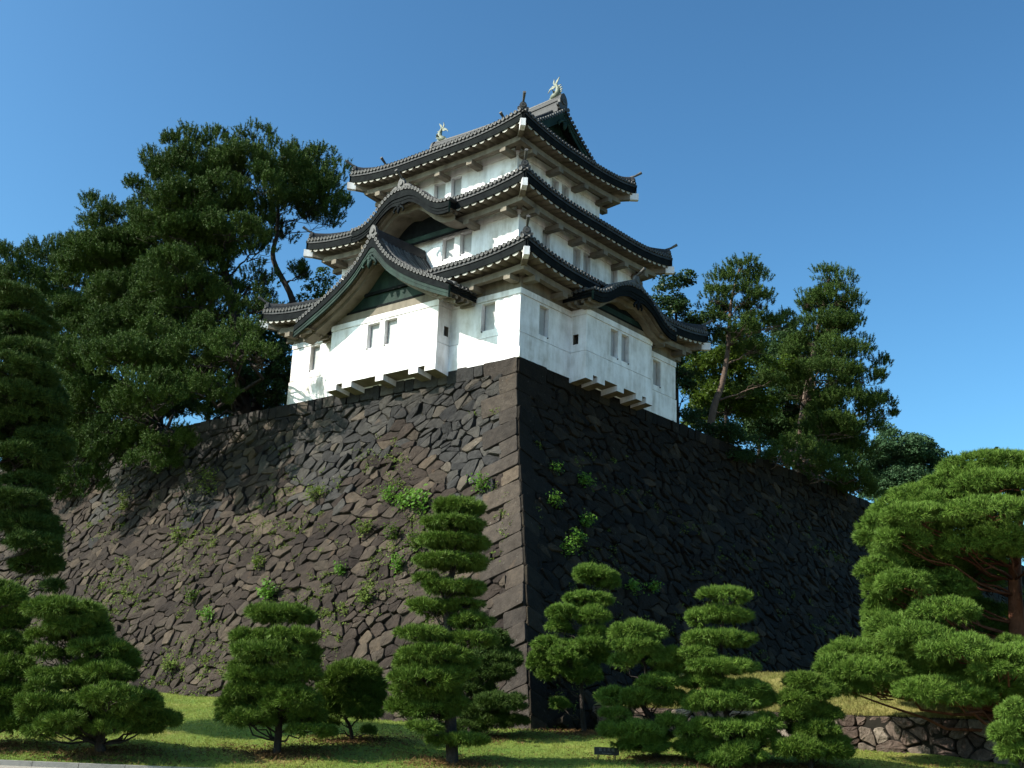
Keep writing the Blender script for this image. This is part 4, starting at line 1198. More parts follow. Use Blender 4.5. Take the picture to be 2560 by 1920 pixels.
 'A': {"base":[-18.61,2.56,-14.95],"pads":[[-0.87,-0.58,12.0,0.74,0.23],[-0.74,-0.33,11.73,0.63,0.38],[-0.82,-0.32,11.06,0.84,0.36],[-0.04,-1.11,10.11,0.73,0.34],[-0.22,-1.32,9.53,0.87,0.44],[0.11,-0.75,9.4,0.68,0.45],[-0.1,-0.9,8.78,1.0,0.45],[0.26,-0.07,8.7,0.72,0.4],[-0.34,-0.24,8.25,1.14,0.46],[0.45,-0.32,7.69,0.81,0.39],[0.03,-0.44,7.21,0.95,0.45],[0.17,-0.22,6.52,0.72,0.3],[0.26,-0.81,5.93,0.77,0.32],[0.52,-0.46,5.28,0.83,0.42],[0.85,-0.8,4.77,0.71,0.35],[0.71,0.03,4.34,0.67,0.36],[1.51,-0.64,3.71,0.28,0.18],[-2.26,-0.07,11.83,0.9,0.48],[-1.84,-0.93,10.55,1.0,0.53],[-2.16,-0.23,9.46,1.08,0.54],[-1.69,-0.61,7.78,1.07,0.53],[-1.25,-0.51,5.98,1.07,0.54]],"back":[[-0.94,0.53,11.98,0.63,0.19],[-0.84,1.32,11.69,0.53,0.33],[-0.9,0.63,11.02,0.71,0.3],[-0.18,0.86,9.35,0.58,0.38],[-0.33,0.8,8.73,0.85,0.38],[-0.06,0.51,8.66,0.61,0.34],[-0.5,0.51,8.2,0.97,0.39],[0.11,0.96,7.65,0.69,0.34],[-0.2,0.83,7.17,0.81,0.38],[-0.08,0.64,6.49,0.61,0.26],[0.01,0.42,5.9,0.65,0.28],[0.22,0.92,5.24,0.71,0.35],[0.39,0.68,4.3,0.57,0.31],[1.0,0.18,3.69,0.24,0.15],[-1.99,0.48,11.78,0.77,0.41],[-1.66,0.82,10.49,0.85,0.45],[-1.89,1.11,9.4,0.92,0.46],[-1.5,0.5,7.73,0.91,0.45],[-1.12,0.74,5.93,0.91,0.45]],"trunk":[[0.0,-0.81],[-0.5,3.4],[-0.86,7.02],[-1.09,9.57],[-1.16,11.56]]},
 'Ta': {"base":[6.0,47.66,-0.05],"pads":[[-3.98,-1.96,16.21,1.74,1.14],[-1.97,-0.6,17.41,1.67,1.29],[-3.1,-0.99,14.63,2.56,1.54],[0.4,-1.53,15.3,1.91,1.53],[-2.5,-2.89,11.47,2.19,1.5],[-0.67,-0.39,12.79,2.26,1.55],[-6.86,-0.22,14.77,1.94,1.62],[-5.89,-1.2,11.57,2.23,1.91],[-1.96,-1.79,9.43,2.53,1.52],[-2.33,-1.47,6.75,2.54,1.59]],"back":[[-3.7,2.55,16.1,1.48,0.97],[-2.19,1.28,17.28,1.42,1.09],[-0.42,1.8,15.14,1.62,1.3],[-2.4,4.58,11.32,1.86,1.27],[-1.1,3.96,12.63,1.92,1.32],[-5.85,1.2,14.61,1.65,1.37],[-4.96,2.5,11.37,1.9,1.63],[-1.9,2.04,9.27,2.15,1.29],[-2.04,1.22,6.59,2.16,1.35]],"trunk":[[0.0,0.78],[-1.53,8.6],[-2.87,15.03]]},
 'Tb': {"base":[1.6,27.71,-0.05],"pads":[[-5.05,-0.44,14.09,1.08,0.67],[-2.82,-2.63,12.06,1.48,1.09],[-4.49,-2.26,11.58,1.24,0.9],[-1.83,-0.45,13.99,1.44,1.03],[-2.99,-2.87,9.95,1.92,1.28],[-0.74,-2.72,10.67,1.98,1.38],[-4.96,-1.39,9.02,1.51,1.16],[-1.42,-3.38,7.29,2.1,1.27],[-4.83,0.55,7.15,2.03,1.35],[0.37,-4.36,5.66,1.87,1.25],[-2.8,-6.35,2.78,1.63,1.07],[1.14,-10.48,1.42,1.85,1.12],[-1.82,-4.91,0.95,2.05,1.19],[3.28,-12.36,-0.42,1.58,0.91],[0.7,-4.89,-1.46,1.38,0.95],[3.44,-8.79,-2.0,1.11,0.71],[-3.18,-3.27,-0.48,1.47,1.08],[-0.48,-5.92,-1.01,1.17,0.84],[-5.76,-0.81,2.18,1.53,1.12],[-7.6,2.36,0.98,1.61,1.07],[2.29,-8.61,-3.17,0.98,0.45],[-4.2,-2.46,10.06,1.74,1.24],[-1.85,-1.23,9.51,1.77,1.27],[-1.75,-3.88,5.19,1.94,1.21],[-5.78,-0.45,6.76,1.54,1.28],[0.8,-7.0,2.73,1.61,1.06],[-4.68,-3.18,2.62,1.47,0.98],[2.56,-7.4,-2.67,1.0,0.55],[-0.84,-5.16,-1.95,1.33,0.81],[-2.2,-5.75,-2.75,1.41,0.89],[-5.88,0.82,-2.85,1.31,0.99],[-1.52,-5.28,-3.72,0.95,0.66],[1.35,-8.18,-0.52,1.35,0.9],[-2.08,-5.53,2.55,1.65,1.08],[-5.94,0.61,-0.2,1.56,1.04]],"back":[[-2.88,1.66,11.95,1.26,0.93],[-4.1,2.43,11.49,1.06,0.76],[-2.16,1.56,13.88,1.22,0.87],[-2.86,1.76,9.82,1.63,1.09],[-1.23,1.24,10.53,1.68,1.18],[-4.28,1.93,8.91,1.29,0.99],[-4.02,1.66,7.01,1.73,1.15],[0.01,1.8,5.53,1.59,1.06],[-2.19,4.44,2.67,1.38,0.91],[-1.38,5.12,0.83,1.74,1.01],[2.46,3.84,-0.51,1.34,0.78],[0.53,5.29,-1.55,1.17,0.81],[2.58,2.93,-2.07,0.94,0.6],[-2.38,4.3,-0.58,1.25,0.92],[-0.36,4.67,-1.09,0.99,0.72],[-5.72,1.76,0.88,1.37,0.91],[1.72,3.33,-3.21,0.83,0.38],[-3.78,1.66,9.94,1.48,1.05],[-1.98,2.57,9.38,1.51,1.08],[-1.54,2.52,5.07,1.65,1.03],[-4.7,2.84,6.63,1.31,1.09],[0.51,2.36,2.62,1.37,0.9],[-3.59,2.26,2.53,1.25,0.83],[-0.63,2.74,-2.03,1.13,0.69],[-1.65,3.16,-2.84,1.2,0.76],[-4.41,1.4,-2.95,1.11,0.84],[-1.14,4.79,-3.78,0.8,0.56],[-1.64,3.15,2.44,1.4,0.92]],"trunk":[[0.0,0.58],[-0.6,4.29],[-2.09,8.52],[-3.14,12.32]]},
 'Tc': {"base":[2.2,20.84,-0.05],"pads":[[-4.78,-0.59,16.51,1.15,0.72],[-2.94,-0.57,16.6,1.15,0.72],[-0.91,-0.36,17.1,1.01,0.63],[-5.25,-2.54,14.03,1.21,0.83],[-3.42,-1.82,14.25,1.83,1.03],[-1.03,-2.18,14.4,1.59,1.03],[0.55,-1.3,15.41,1.09,0.81],[-5.55,-2.53,12.41,1.34,0.83],[-3.46,-3.34,11.56,1.6,1.05],[-1.74,-2.56,12.28,1.58,1.07],[0.27,-2.77,12.82,1.34,1.02],[-3.03,-2.34,9.86,1.81,1.07],[-0.63,-4.09,9.87,1.31,0.77],[-2.99,-4.77,6.76,1.74,1.2],[-2.33,-1.43,8.38,1.37,1.09],[0.58,-2.56,9.39,1.11,0.93],[-1.22,-2.66,5.58,1.34,1.06],[-3.04,-2.89,4.9,1.57,1.24],[-0.99,-6.59,1.8,1.68,0.99],[1.32,-8.76,1.67,0.99,0.74],[-0.01,-1.34,7.7,0.9,0.8],[-0.05,-7.68,-0.11,1.48,0.76],[-2.74,-5.65,1.06,1.1,0.88],[-3.81,-1.86,11.14,1.64,1.08],[-2.48,-0.56,10.1,1.44,0.96],[-5.23,-1.92,10.5,1.41,1.08],[-2.31,-1.21,14.61,1.42,0.95],[-4.42,-2.46,13.32,1.39,0.93],[-2.18,-3.82,5.88,1.59,1.04],[-4.71,-1.24,6.74,1.42,1.09],[-3.81,-3.82,3.54,1.36,1.0],[-0.49,-6.44,3.05,1.08,0.78],[0.75,-1.72,13.64,0.85,0.85],[0.1,-1.29,11.56,0.9,0.85],[0.93,-1.82,8.09,0.66,0.75],[0.88,-2.97,5.94,0.83,0.83],[2.77,-9.39,1.41,0.73,0.61],[1.82,-8.56,2.67,0.75,0.66]],"back":[[-2.98,1.71,16.53,0.98,0.61],[-1.46,2.4,17.03,0.86,0.53],[-4.69,2.71,13.95,1.02,0.71],[-3.33,2.3,14.15,1.56,0.88],[-0.36,1.63,15.33,0.93,0.68],[-4.85,2.94,12.32,1.14,0.71],[-3.24,2.06,11.46,1.36,0.89],[-1.98,3.11,12.18,1.34,0.91],[-0.5,2.71,12.72,1.14,0.86],[-2.53,3.5,6.64,1.48,1.02],[-2.15,2.06,8.27,1.17,0.92],[-1.13,2.03,5.47,1.14,0.9],[-2.45,2.51,4.78,1.33,1.06],[-0.77,3.77,1.7,1.43,0.84],[-0.35,1.62,7.62,0.76,0.68],[-0.03,0.34,-0.18,1.25,0.64],[-2.05,1.66,0.97,0.93,0.74],[-3.48,2.05,11.03,1.4,0.92],[-4.5,1.67,10.39,1.19,0.92],[-3.82,1.78,6.63,1.21,0.93],[-2.96,3.24,3.44,1.16,0.85],[-0.45,2.09,2.98,0.92,0.66],[-0.18,1.43,13.55,0.72,0.72],[0.32,2.38,8.02,0.56,0.64],[2.07,1.46,1.35,0.62,0.52],[1.3,2.78,2.61,0.63,0.56]],"trunk":[[-0.0,1.22],[-0.59,4.4],[-1.28,7.34],[-2.45,10.9],[-3.09,14.31]]},
 'Td': {"base":[3.5,21.27,-0.05],"pads":[[0.81,-0.33,16.69,1.18,0.64],[2.12,-0.07,16.71,1.04,0.69],[0.38,-1.42,14.71,1.16,0.87],[1.63,0.2,15.56,1.44,0.89],[3.27,-0.8,15.58,0.73,0.68],[1.09,-0.45,13.75,1.23,0.88],[2.85,-1.29,13.43,1.26,0.87],[3.67,-0.14,13.86,0.59,0.64],[0.36,-1.68,12.71,0.82,0.67],[2.97,-0.21,12.72,0.89,0.39],[1.81,-0.11,9.61,0.64,0.35],[0.86,-0.23,15.91,1.23,0.89],[2.42,-0.8,14.52,1.22,0.88],[0.44,-0.04,14.21,0.99,0.74],[-0.6,0.23,16.08,0.74,0.74]],"back":[[0.57,1.34,16.63,1.0,0.54],[0.25,1.42,14.62,0.99,0.74],[1.19,1.64,15.47,1.22,0.76],[2.42,0.86,15.51,0.62,0.58],[2.13,0.86,13.34,1.07,0.74],[2.73,0.76,13.8,0.5,0.55],[0.27,1.82,12.64,0.7,0.57],[1.47,0.62,9.58,0.55,0.29],[0.61,0.82,15.82,1.05,0.75],[1.78,1.5,14.43,1.04,0.75]],"trunk":[[0.0,2.43],[0.61,4.07],[1.33,6.01],[1.34,7.95],[-0.01,10.43],[0.04,12.16],[-0.13,14.5]]},
 'Q1': {"base":[3.0,18.95,-0.05],"pads":[[-1.15,-0.76,4.55,1.3,1.18],[-0.19,0.08,3.29,1.08,1.44],[-1.63,-0.05,2.93,1.2,1.2],[-0.03,-1.21,1.63,1.17,0.7],[0.08,-0.02,5.91,0.72,0.72],[-1.43,-0.25,6.3,0.95,0.72],[-0.19,-1.4,3.6,1.17,1.17],[-0.74,0.11,2.49,1.44,1.2],[-1.88,-0.81,4.5,0.95,1.18],[0.4,-1.07,3.22,0.71,1.18]],"back":[[-0.98,1.16,4.43,1.11,1.01],[-0.24,1.43,3.14,0.92,1.22],[-0.03,1.15,1.56,1.0,0.6],[-0.06,1.58,5.84,0.61,0.61],[-1.19,0.65,6.23,0.81,0.61],[-0.25,0.75,3.49,0.99,0.99],[-1.53,0.62,4.38,0.8,1.0],[0.21,1.16,3.1,0.6,1.0]],"trunk":[[0.0,1.46],[-0.47,3.77]]},
 'Q2': {"base":[8.0,21.69,-0.05],"pads":[[-0.48,-0.1,10.82,0.94,0.68],[-0.85,-0.67,9.69,0.94,0.73],[0.31,-0.48,10.41,0.47,0.52],[-1.41,-0.26,8.93,0.78,0.68],[-0.22,-0.86,9.06,1.04,0.62]],"back":[[0.08,0.52,10.35,0.4,0.44],[-1.17,0.75,8.86,0.67,0.58]],"trunk":[[0.0,5.01],[-0.59,10.25]]},
 'Q3': {"base":[9.0,33.57,-0.05],"pads":[[-0.6,-0.8,5.64,2.05,1.29],[1.13,-0.33,5.53,1.48,1.18],[-2.16,-0.27,4.77,1.48,1.06],[2.52,-0.03,6.31,1.19,1.48],[0.37,-1.64,7.02,1.45,0.87]],"back":[[0.81,2.06,5.41,1.26,1.0],[0.2,1.62,6.93,1.23,0.74]],"trunk":[[0.0,3.99],[-0.29,6.52]]},
 'Q4': {"base":[8.0,41.27,-0.05],"pads":[[-0.35,-2.03,4.89,1.83,1.22],[-3.05,0.34,4.75,1.89,1.26],[0.79,0.17,5.53,1.57,1.13],[-4.42,0.1,3.63,1.88,1.26],[-1.31,-0.4,3.31,1.25,0.75]],"back":[[-2.54,2.51,4.62,1.61,1.07],[0.35,1.82,5.42,1.34,0.96],[-3.45,1.99,3.51,1.6,1.07],[-1.09,3.09,3.23,1.06,0.64]],"trunk":[[0.0,2.14],[-0.99,4.74]]},
 'R0': {"base":[19.08,4.0,-0.05],"pads":[[-0.83,-0.24,10.27,1.15,0.8],[0.52,-0.22,10.48,0.85,0.65],[-0.51,0.13,8.71,1.41,1.11],[0.66,-1.26,7.97,1.13,1.08],[-0.74,-1.53,6.17,1.23,0.98],[1.06,-0.07,6.45,1.11,1.0],[0.46,-0.76,4.83,0.89,1.04],[0.38,-0.61,3.52,0.85,1.0],[1.03,-0.07,2.62,0.85,0.75],[1.7,-1.0,7.83,0.99,0.99]],"back":[[0.39,0.52,10.41,0.72,0.55],[0.5,0.8,7.87,0.96,0.92],[0.35,0.66,4.73,0.76,0.89],[0.77,0.98,2.55,0.73,0.64],[1.28,0.82,7.73,0.84,0.84]],"trunk":[[-0.0,3.41],[0.01,9.54]]},
 'R1': {"base":[19.77,2.2,-0.05],"pads":[[1.68,-0.76,10.86,0.89,0.44],[0.56,-0.77,9.96,0.93,0.54],[2.84,-0.24,10.32,0.79,0.6],[0.17,-0.93,8.91,0.88,0.49],[1.76,-0.97,8.87,1.13,0.59],[3.04,-0.41,8.85,0.74,0.54],[0.26,-1.05,7.4,0.73,0.44],[1.46,-1.48,6.84,0.92,0.49],[2.9,-0.87,7.38,1.13,0.59],[4.02,-0.05,7.85,0.85,0.5],[2.81,-0.89,3.98,0.83,0.44],[2.4,-0.62,6.07,0.74,0.44]],"back":[[1.69,0.55,10.82,0.75,0.38],[0.79,1.05,9.91,0.79,0.46],[2.52,0.88,10.26,0.67,0.51],[0.45,1.22,8.86,0.75,0.42],[1.63,1.62,8.81,0.96,0.5],[2.59,0.57,8.8,0.63,0.46],[0.47,1.73,7.35,0.62,0.37],[1.36,0.68,6.79,0.78,0.41],[3.3,0.7,7.8,0.72,0.42],[2.26,1.24,3.94,0.71,0.38],[2.06,0.44,6.03,0.63,0.38]],"trunk":[[0.0,1.66],[0.27,3.06],[0.68,4.15],[1.02,6.08],[1.12,7.75],[1.33,9.44],[1.79,11.17]]},
 'R2': {"base":[31.15,2.2,-0.05],"pads":[[1.86,-0.36,14.23,0.91,0.51],[2.96,-0.51,13.89,0.91,0.68],[0.97,-0.07,12.68,0.91,0.57],[2.22,-0.98,12.4,1.46,0.84],[3.82,-0.47,12.4,0.68,0.45],[1.56,-0.94,10.48,1.86,0.84],[3.46,-0.64,10.98,0.79,0.68],[0.95,0.31,9.29,1.66,0.97],[2.23,-2.42,8.47,1.6,0.94],[3.72,-1.23,8.98,1.01,0.73],[1.04,-2.27,6.65,2.09,0.94],[3.6,-1.52,6.98,1.28,0.84],[5.26,0.23,8.5,0.8,0.46],[2.53,-1.88,5.03,2.11,0.83],[4.81,-0.67,5.44,1.07,0.73],[3.13,-1.61,3.78,1.56,0.72],[5.5,-0.29,4.97,0.57,0.37],[1.07,-1.89,4.66,1.11,0.78],[-0.96,-5.78,0.52,1.2,0.89],[-2.47,-8.07,0.62,1.16,0.65],[1.09,-3.35,1.12,1.3,0.92],[3.38,-0.56,2.41,1.41,0.85],[-0.19,-1.37,5.96,1.12,0.84],[2.19,-2.3,0.25,1.38,0.83],[3.1,-1.1,-0.2,1.4,0.67],[-0.09,-5.38,-0.32,1.05,0.63],[-3.36,-8.97,-0.27,0.89,0.55],[1.36,-2.71,3.29,1.64,0.93],[0.47,-1.8,3.19,1.11,0.83]],"back":[[2.76,1.02,13.83,0.77,0.58],[1.2,0.83,12.63,0.77,0.48],[2.12,1.05,12.31,1.24,0.72],[3.31,0.87,12.35,0.58,0.38],[1.51,1.9,10.4,1.58,0.72],[2.97,1.47,10.91,0.67,0.58],[1.0,1.92,9.2,1.41,0.83],[3.06,2.92,8.91,0.86,0.62],[0.94,3.64,6.56,1.78,0.8],[2.87,1.4,6.89,1.09,0.71],[1.97,3.49,4.94,1.79,0.71],[2.38,1.32,3.71,1.32,0.62],[-1.85,2.54,0.55,0.98,0.56],[0.82,1.28,1.03,1.11,0.78],[2.54,2.29,2.32,1.2,0.72],[1.65,1.15,0.16,1.17,0.7],[2.32,1.68,-0.27,1.19,0.57],[-0.06,1.4,-0.39,0.89,0.54],[-2.52,1.74,-0.32,0.76,0.46],[1.03,1.55,3.2,1.4,0.79],[0.36,1.5,3.1,0.94,0.71]],"trunk":[[0.0,2.85],[0.27,4.82],[0.74,7.31],[1.36,10.48],[2.27,14.39]]},
 'B1': {"base":[25.86,4.5,-0.05],"pads":[[-2.11,-1.01,7.24,1.08,1.35],[-0.58,-1.89,6.59,1.28,1.33],[0.98,-2.45,6.63,1.43,1.32],[2.52,-0.48,5.66,1.47,0.98],[-1.18,-1.97,4.22,1.22,1.06],[-2.37,-1.68,4.83,0.91,1.34],[0.61,-1.39,5.03,1.34,1.07],[3.12,-0.48,7.17,1.09,1.09],[-1.93,0.21,3.61,0.94,0.83],[0.08,-1.27,5.05,1.61,1.35],[2.09,0.27,4.67,1.38,1.1],[-1.02,0.34,6.95,1.38,1.38],[0.54,-1.96,7.49,1.33,0.96]],"back":[[-1.6,1.32,7.1,0.92,1.15],[0.72,2.82,6.49,1.21,1.12],[-0.89,1.56,4.12,1.04,0.9],[-1.79,0.96,4.7,0.77,1.14],[2.32,1.78,7.06,0.93,0.93],[-1.45,1.57,3.52,0.79,0.7],[0.05,2.62,4.91,1.37,1.14],[1.56,1.65,4.56,1.17,0.94],[-0.78,2.69,6.81,1.17,1.17]],"trunk":[[0.0,2.18],[-0.08,6.89]]},
 'B2': {"base":[35.11,5.0,-0.05],"pads":[[-0.05,-1.12,10.36,1.32,1.68],[-0.67,-2.0,7.13,1.42,1.48],[-1.75,-1.09,5.4,1.5,1.08],[0.27,-0.52,5.63,1.33,1.21],[-2.73,-1.36,5.61,1.2,0.9],[-0.16,-0.5,12.57,1.09,0.91],[-0.62,-0.72,9.13,1.51,1.51],[0.77,-0.15,8.7,1.34,1.34],[-1.57,-1.61,4.64,1.79,1.19],[1.23,-0.34,5.07,1.33,1.33]],"back":[[0.01,0.6,10.19,1.12,1.43],[-0.47,1.64,6.98,1.21,1.26],[-1.29,2.12,5.3,1.28,0.92],[0.22,0.99,5.51,1.13,1.03],[-0.07,0.34,12.48,0.93,0.77],[-0.42,0.67,8.98,1.28,1.28],[-1.17,1.07,4.53,1.52,1.01],[0.94,1.72,4.94,1.13,1.13]],"trunk":[[0.0,2.86],[0.21,10.06]]},
 'B3': {"base":[40.95,10.0,-0.05],"pads":[[-1.39,-0.9,13.94,1.66,1.53],[-0.68,-3.77,11.24,1.73,1.8],[-2.86,-1.15,12.69,1.52,1.52],[2.3,-0.18,13.96,1.48,1.48],[4.0,-0.18,11.82,1.81,1.81],[4.52,-1.64,8.53,2.11,1.78],[5.65,-0.94,6.29,2.13,1.46],[-4.99,-1.4,13.25,1.32,1.52],[-5.32,-1.2,10.75,1.19,1.52],[-2.25,-4.52,7.48,1.91,1.59],[1.19,-1.17,7.81,1.99,1.66],[2.39,-1.57,5.65,1.98,1.45],[-4.0,-3.24,7.75,1.61,1.49]],"back":[[-1.0,3.62,13.79,1.41,1.3],[-0.47,4.87,11.06,1.47,1.53],[3.04,1.53,11.63,1.54,1.54],[3.41,2.79,8.36,1.79,1.51],[4.25,3.51,6.14,1.81,1.24],[-3.7,1.88,13.1,1.12,1.29],[-3.96,1.24,10.6,1.01,1.3],[-1.67,2.81,7.32,1.62,1.35],[0.91,2.17,7.65,1.69,1.41],[1.8,5.22,5.51,1.68,1.23],[-2.98,3.69,7.6,1.37,1.26]],"trunk":[[-0.0,4.51],[0.18,12.45]]},
 'S1': {"base":[18.67,0.9,-0.05],"pads":[[-0.49,-1.38,0.56,1.32,0.66],[0.77,-1.12,0.3,1.09,0.71],[-1.17,-1.06,0.87,0.71,0.48],[1.62,0.03,-0.28,0.73,0.53],[0.36,-0.68,-0.62,1.2,0.57],[-1.5,-0.16,1.72,0.63,0.53],[1.78,-0.99,0.12,0.71,0.62],[-0.61,-0.66,-0.02,1.2,0.57]],"back":[[0.58,1.68,0.23,0.93,0.61],[1.22,0.57,-0.34,0.62,0.45],[-1.12,0.37,1.66,0.53,0.45],[1.34,1.28,0.06,0.61,0.53]],"trunk":[[-0.0,-0.36],[0.02,1.05]]},
 'R3': {"base":[62.61,7.0,-0.05],"pads":[[-0.07,-1.1,9.14,2.75,1.57],[-2.47,-0.85,7.86,1.89,1.57],[2.58,-0.24,9.03,1.35,1.42],[-1.66,-1.76,9.96,1.48,0.93],[-0.11,-0.78,6.54,2.91,1.57],[3.05,0.03,7.24,1.19,1.19],[1.24,0.05,10.71,1.19,0.63],[-3.3,-2.35,8.93,1.55,1.16],[1.37,-0.83,8.02,2.12,1.97],[-1.0,-0.81,5.28,3.15,1.34],[3.36,-1.02,5.82,1.57,1.57],[-2.2,0.27,6.25,1.99,1.59],[3.92,-0.98,7.89,0.94,1.02],[3.08,-1.25,8.83,0.78,0.7],[-3.78,0.15,7.82,1.43,1.35],[-1.54,-0.38,11.13,0.95,0.79]],"back":[[0.02,2.01,8.99,2.33,1.33],[-1.8,1.31,7.71,1.6,1.34],[2.0,2.99,8.89,1.14,1.21],[-1.18,2.42,9.86,1.26,0.79],[2.34,2.68,7.12,1.01,1.01],[1.0,0.71,10.65,1.01,0.54],[1.09,1.85,7.83,1.8,1.67],[2.55,1.32,5.66,1.33,1.33],[-1.61,1.72,6.1,1.69,1.35],[3.0,1.12,7.79,0.8,0.87],[2.38,2.01,8.76,0.67,0.6],[-2.78,1.25,7.68,1.22,1.15],[-1.09,0.57,11.05,0.81,0.67]],"trunk":[[0.0,3.85],[0.27,8.36]]},
 'R4': {"base":[77.8,4.0,-0.05],"pads":[[0.5,-0.06,12.06,0.35,0.52],[0.71,-0.21,10.94,0.61,0.7],[0.04,-0.02,10.04,0.79,0.7],[0.46,0.01,8.93,1.05,0.96],[-0.1,-0.0,7.55,1.22,1.05]],"back":[[0.5,0.19,12.01,0.3,0.45],[0.64,0.41,10.87,0.52,0.59],[0.12,0.43,9.97,0.67,0.59],[0.41,0.51,8.83,0.89,0.82],[-0.04,0.67,7.45,1.04,0.89]],"trunk":[[0.0,5.54],[0.5,11.66]]},
}

# ---------------------------------------------------------------- plants
def unit(v): return v/np.maximum(np.linalg.norm(v, axis=-1, keepdims=True), 1e-9)

def needles(Pt, Ax, cnt, L, w, spread, rng):
    """cnt blades fan out from every point Pt along axis Ax"""
    n = len(Pt)
    P = np.repeat(Pt, cnt, 0); A = np.repeat(Ax, cnt, 0)
    D = unit(A+spread*rng.normal(size=(n*cnt, 3)))
    Ls = L*rng.uniform(.65, 1.1, (n*cnt, 1))
    S = unit(np.cross(D, rng.normal(size=(n*cnt, 3))))*(w/2)
    P = P+rng.normal(size=(n*cnt, 3))*L*.10
    return np.stack([P-S, P+S, P+D*Ls], 1)

def sphere(n, rng, zmin=-1):
    z = rng.uniform(zmin, 1, n); a = rng.uniform(0, 2*np.pi, n); r = np.sqrt(1-z*z)
    return np.stack([r*np.cos(a), r*np.sin(a), z], 1)

def lumps(d, rng, amp):
    k = rng.normal(size=(5, 3))*3.2; ph = rng.uniform(0, 6.28, 5)
    return 1+amp*np.cos(d@k.T+ph).sum(1)/2.2

def pad(c, hw, hd, hh, rng, dens, L=.15, w=.019, cnt=13, grow=1.0):
    """clipped cushion of pine: many small domed sprays of needles over a flattened dome"""
    hw, hd, hh = hw*1.05+.02, hd*1.05+.02, hh*1.17+.02
    hw, hd, hh = hw*grow, hd*grow, hh*grow
    ar = 3.4*hw*hd+4*hh*(hw+hd)*.8
    rc = min(.20, .13+.06*hh, hh*.8)
    nc = max(8, int(ar*.50/(rc*rc)))
    d = sphere(nc, rng, -.5)
    f = lumps(d, rng, .09)*np.where(rng.random(nc) < .88, rng.uniform(.88, 1.0, nc), rng.uniform(.45, .85, nc))
    s = np.array([max(.05, hw-.6*rc), max(.05, hd-.6*rc), max(.04, hh-.8*rc)])
    low = d[:, 2] < 0
    Cc = d*s*f[:, None]
    Cc[low, 2] *= .6
    nr = unit(d/s)
    k = max(4, int(dens*rc*rc*2.2))
    Ac = unit(nr*.7+np.array([0, 0, .6]))
    Ac[low] = unit(nr[low]*.9+np.array([0, 0, .15]))
    e = sphere(nc*k, rng, -.1)
    A = np.repeat(Ac, k, 0)
    # turn the little dome towards its own axis
    e = unit(e*np.array([1, 1, .6])+A*.9)
    r_ = rc*rng.uniform(.75, 1.2, nc)
    P = np.repeat(Cc, k, 0)+(e-A*.75)*np.repeat(r_, k)[:, None]*1.0
    Ax = unit(e*.6+A*.5+.15*rng.normal(size=e.shape))
    return needles(P+np.array(c), Ax, cnt, L, w, .5, rng)

def shoots(P, Ax, rng, L, nl, w, cnt):
    """bottle brush shoots: needles set round the outer part of each axis"""
    n = len(P)
    ln = L*rng.uniform(.55, 1.2, (n, 1))
    t = rng.uniform(.2, 1, (n, cnt, 1))
    base = P[:, None, :]+Ax[:, None, :]*ln[:, None, :]*t
    D = unit(Ax[:, None, :]*.6+.8*unit(rng.normal(size=(n, cnt, 3))))
    S = unit(np.cross(D, rng.normal(size=(n, cnt, 3))))*(w/2)
    l = nl*rng.uniform(.7, 1.1, (n, cnt, 1))
    return np.stack([base-S, base+S, base+D*l], 2).reshape(-1, 3, 3)

def blob_pine(c, hw, hd, hh, rng, dens=13, L=.55, nl=.15, w=.036, cnt=38):
    hw, hd, hh = hw*1.08, hd*1.08, hh*1.08
    out = []
    m_ = max(9, int(6.6*hw*hh+6))
    cs = sphere(m_, rng, -.7)
    for q in cs:
        cr = rng.uniform(.22, .42)*min(hw, 2.2)
        cc = q*np.array([max(.1, hw-cr*.8), max(.1, hd-cr*.8), max(.1, hh-cr*.6)])
        n = max(7, int(dens*3.4*cr*cr))
        d = sphere(n, rng, -.35)
        P = cc+d*np.array([cr, cr, cr*.62])*rng.uniform(.55, 1, (n, 1))
        Ax = unit(d*.4+unit(cc+1e-6)*.3+np.array([0, 0, 1.05])+.2*rng.normal(size=(n, 3)))
        out.append(shoots(P+np.array(c), Ax, rng, L, nl, w, cnt))
    return np.concatenate(out)

def blob_leaf(c, hw, hd, hh, rng, dens=60, size=.2):
    out = []
    m_ = max(5, int(4*hw*hh+4))
    for q in sphere(m_, rng, -.7):
        cr = rng.uniform(.3, .55)*min(hw, 2.0)
        cc = q*np.array([max(.1, hw-cr*.7), max(.1, hd-cr*.7), max(.1, hh-cr*.6)])
        n = max(12, int(dens*6.5*cr*cr))
        d = sphere(n, rng, -.5)
        P = cc+d*np.array([cr, cr, cr*.75])*rng.uniform(.6, 1.05, (n, 1))+np.array(c)
        N = unit(d*.5+np.array([0, 0, .6])+.5*rng.normal(size=(n, 3)))
        T_ = unit(np.cross(N, rng.normal(size=(n, 3)))); B_ = np.cross(N, T_)
        s = size*rng.uniform(.6, 1.2, (n, 1))
        a = P-T_*s*.55; b = P+B_*s*.28-N*s*.06; e = P+T_*s*.55-N*s*.12; g = P-B_*s*.28-N*s*.06
        out.append(np.concatenate([np.stack([a, g, e], 1), np.stack([a, e, b], 1)]))
    return np.concatenate(out)

def limb(mb, a, b, r0, r1, rnd, sagv=.0, wig=.06, n=5, mi=0):
    a = Vector(a); b = Vector(b); L = (b-a).length
    pts = []
    for i in range(n+1):
        t = i/n
        p = a.lerp(b, t)
        k = math.sin(math.pi*t)
        p += Vector((rnd.uniform(-1, 1), rnd.uniform(-1, 1), rnd.uniform(-1, 1)))*wig*L*k*.5+Z*(sagv*L*k)
        pts.append(p)
    mb.tube(pts, [r0+(r1-r0)*i/n for i in range(n+1)], 6, mi)

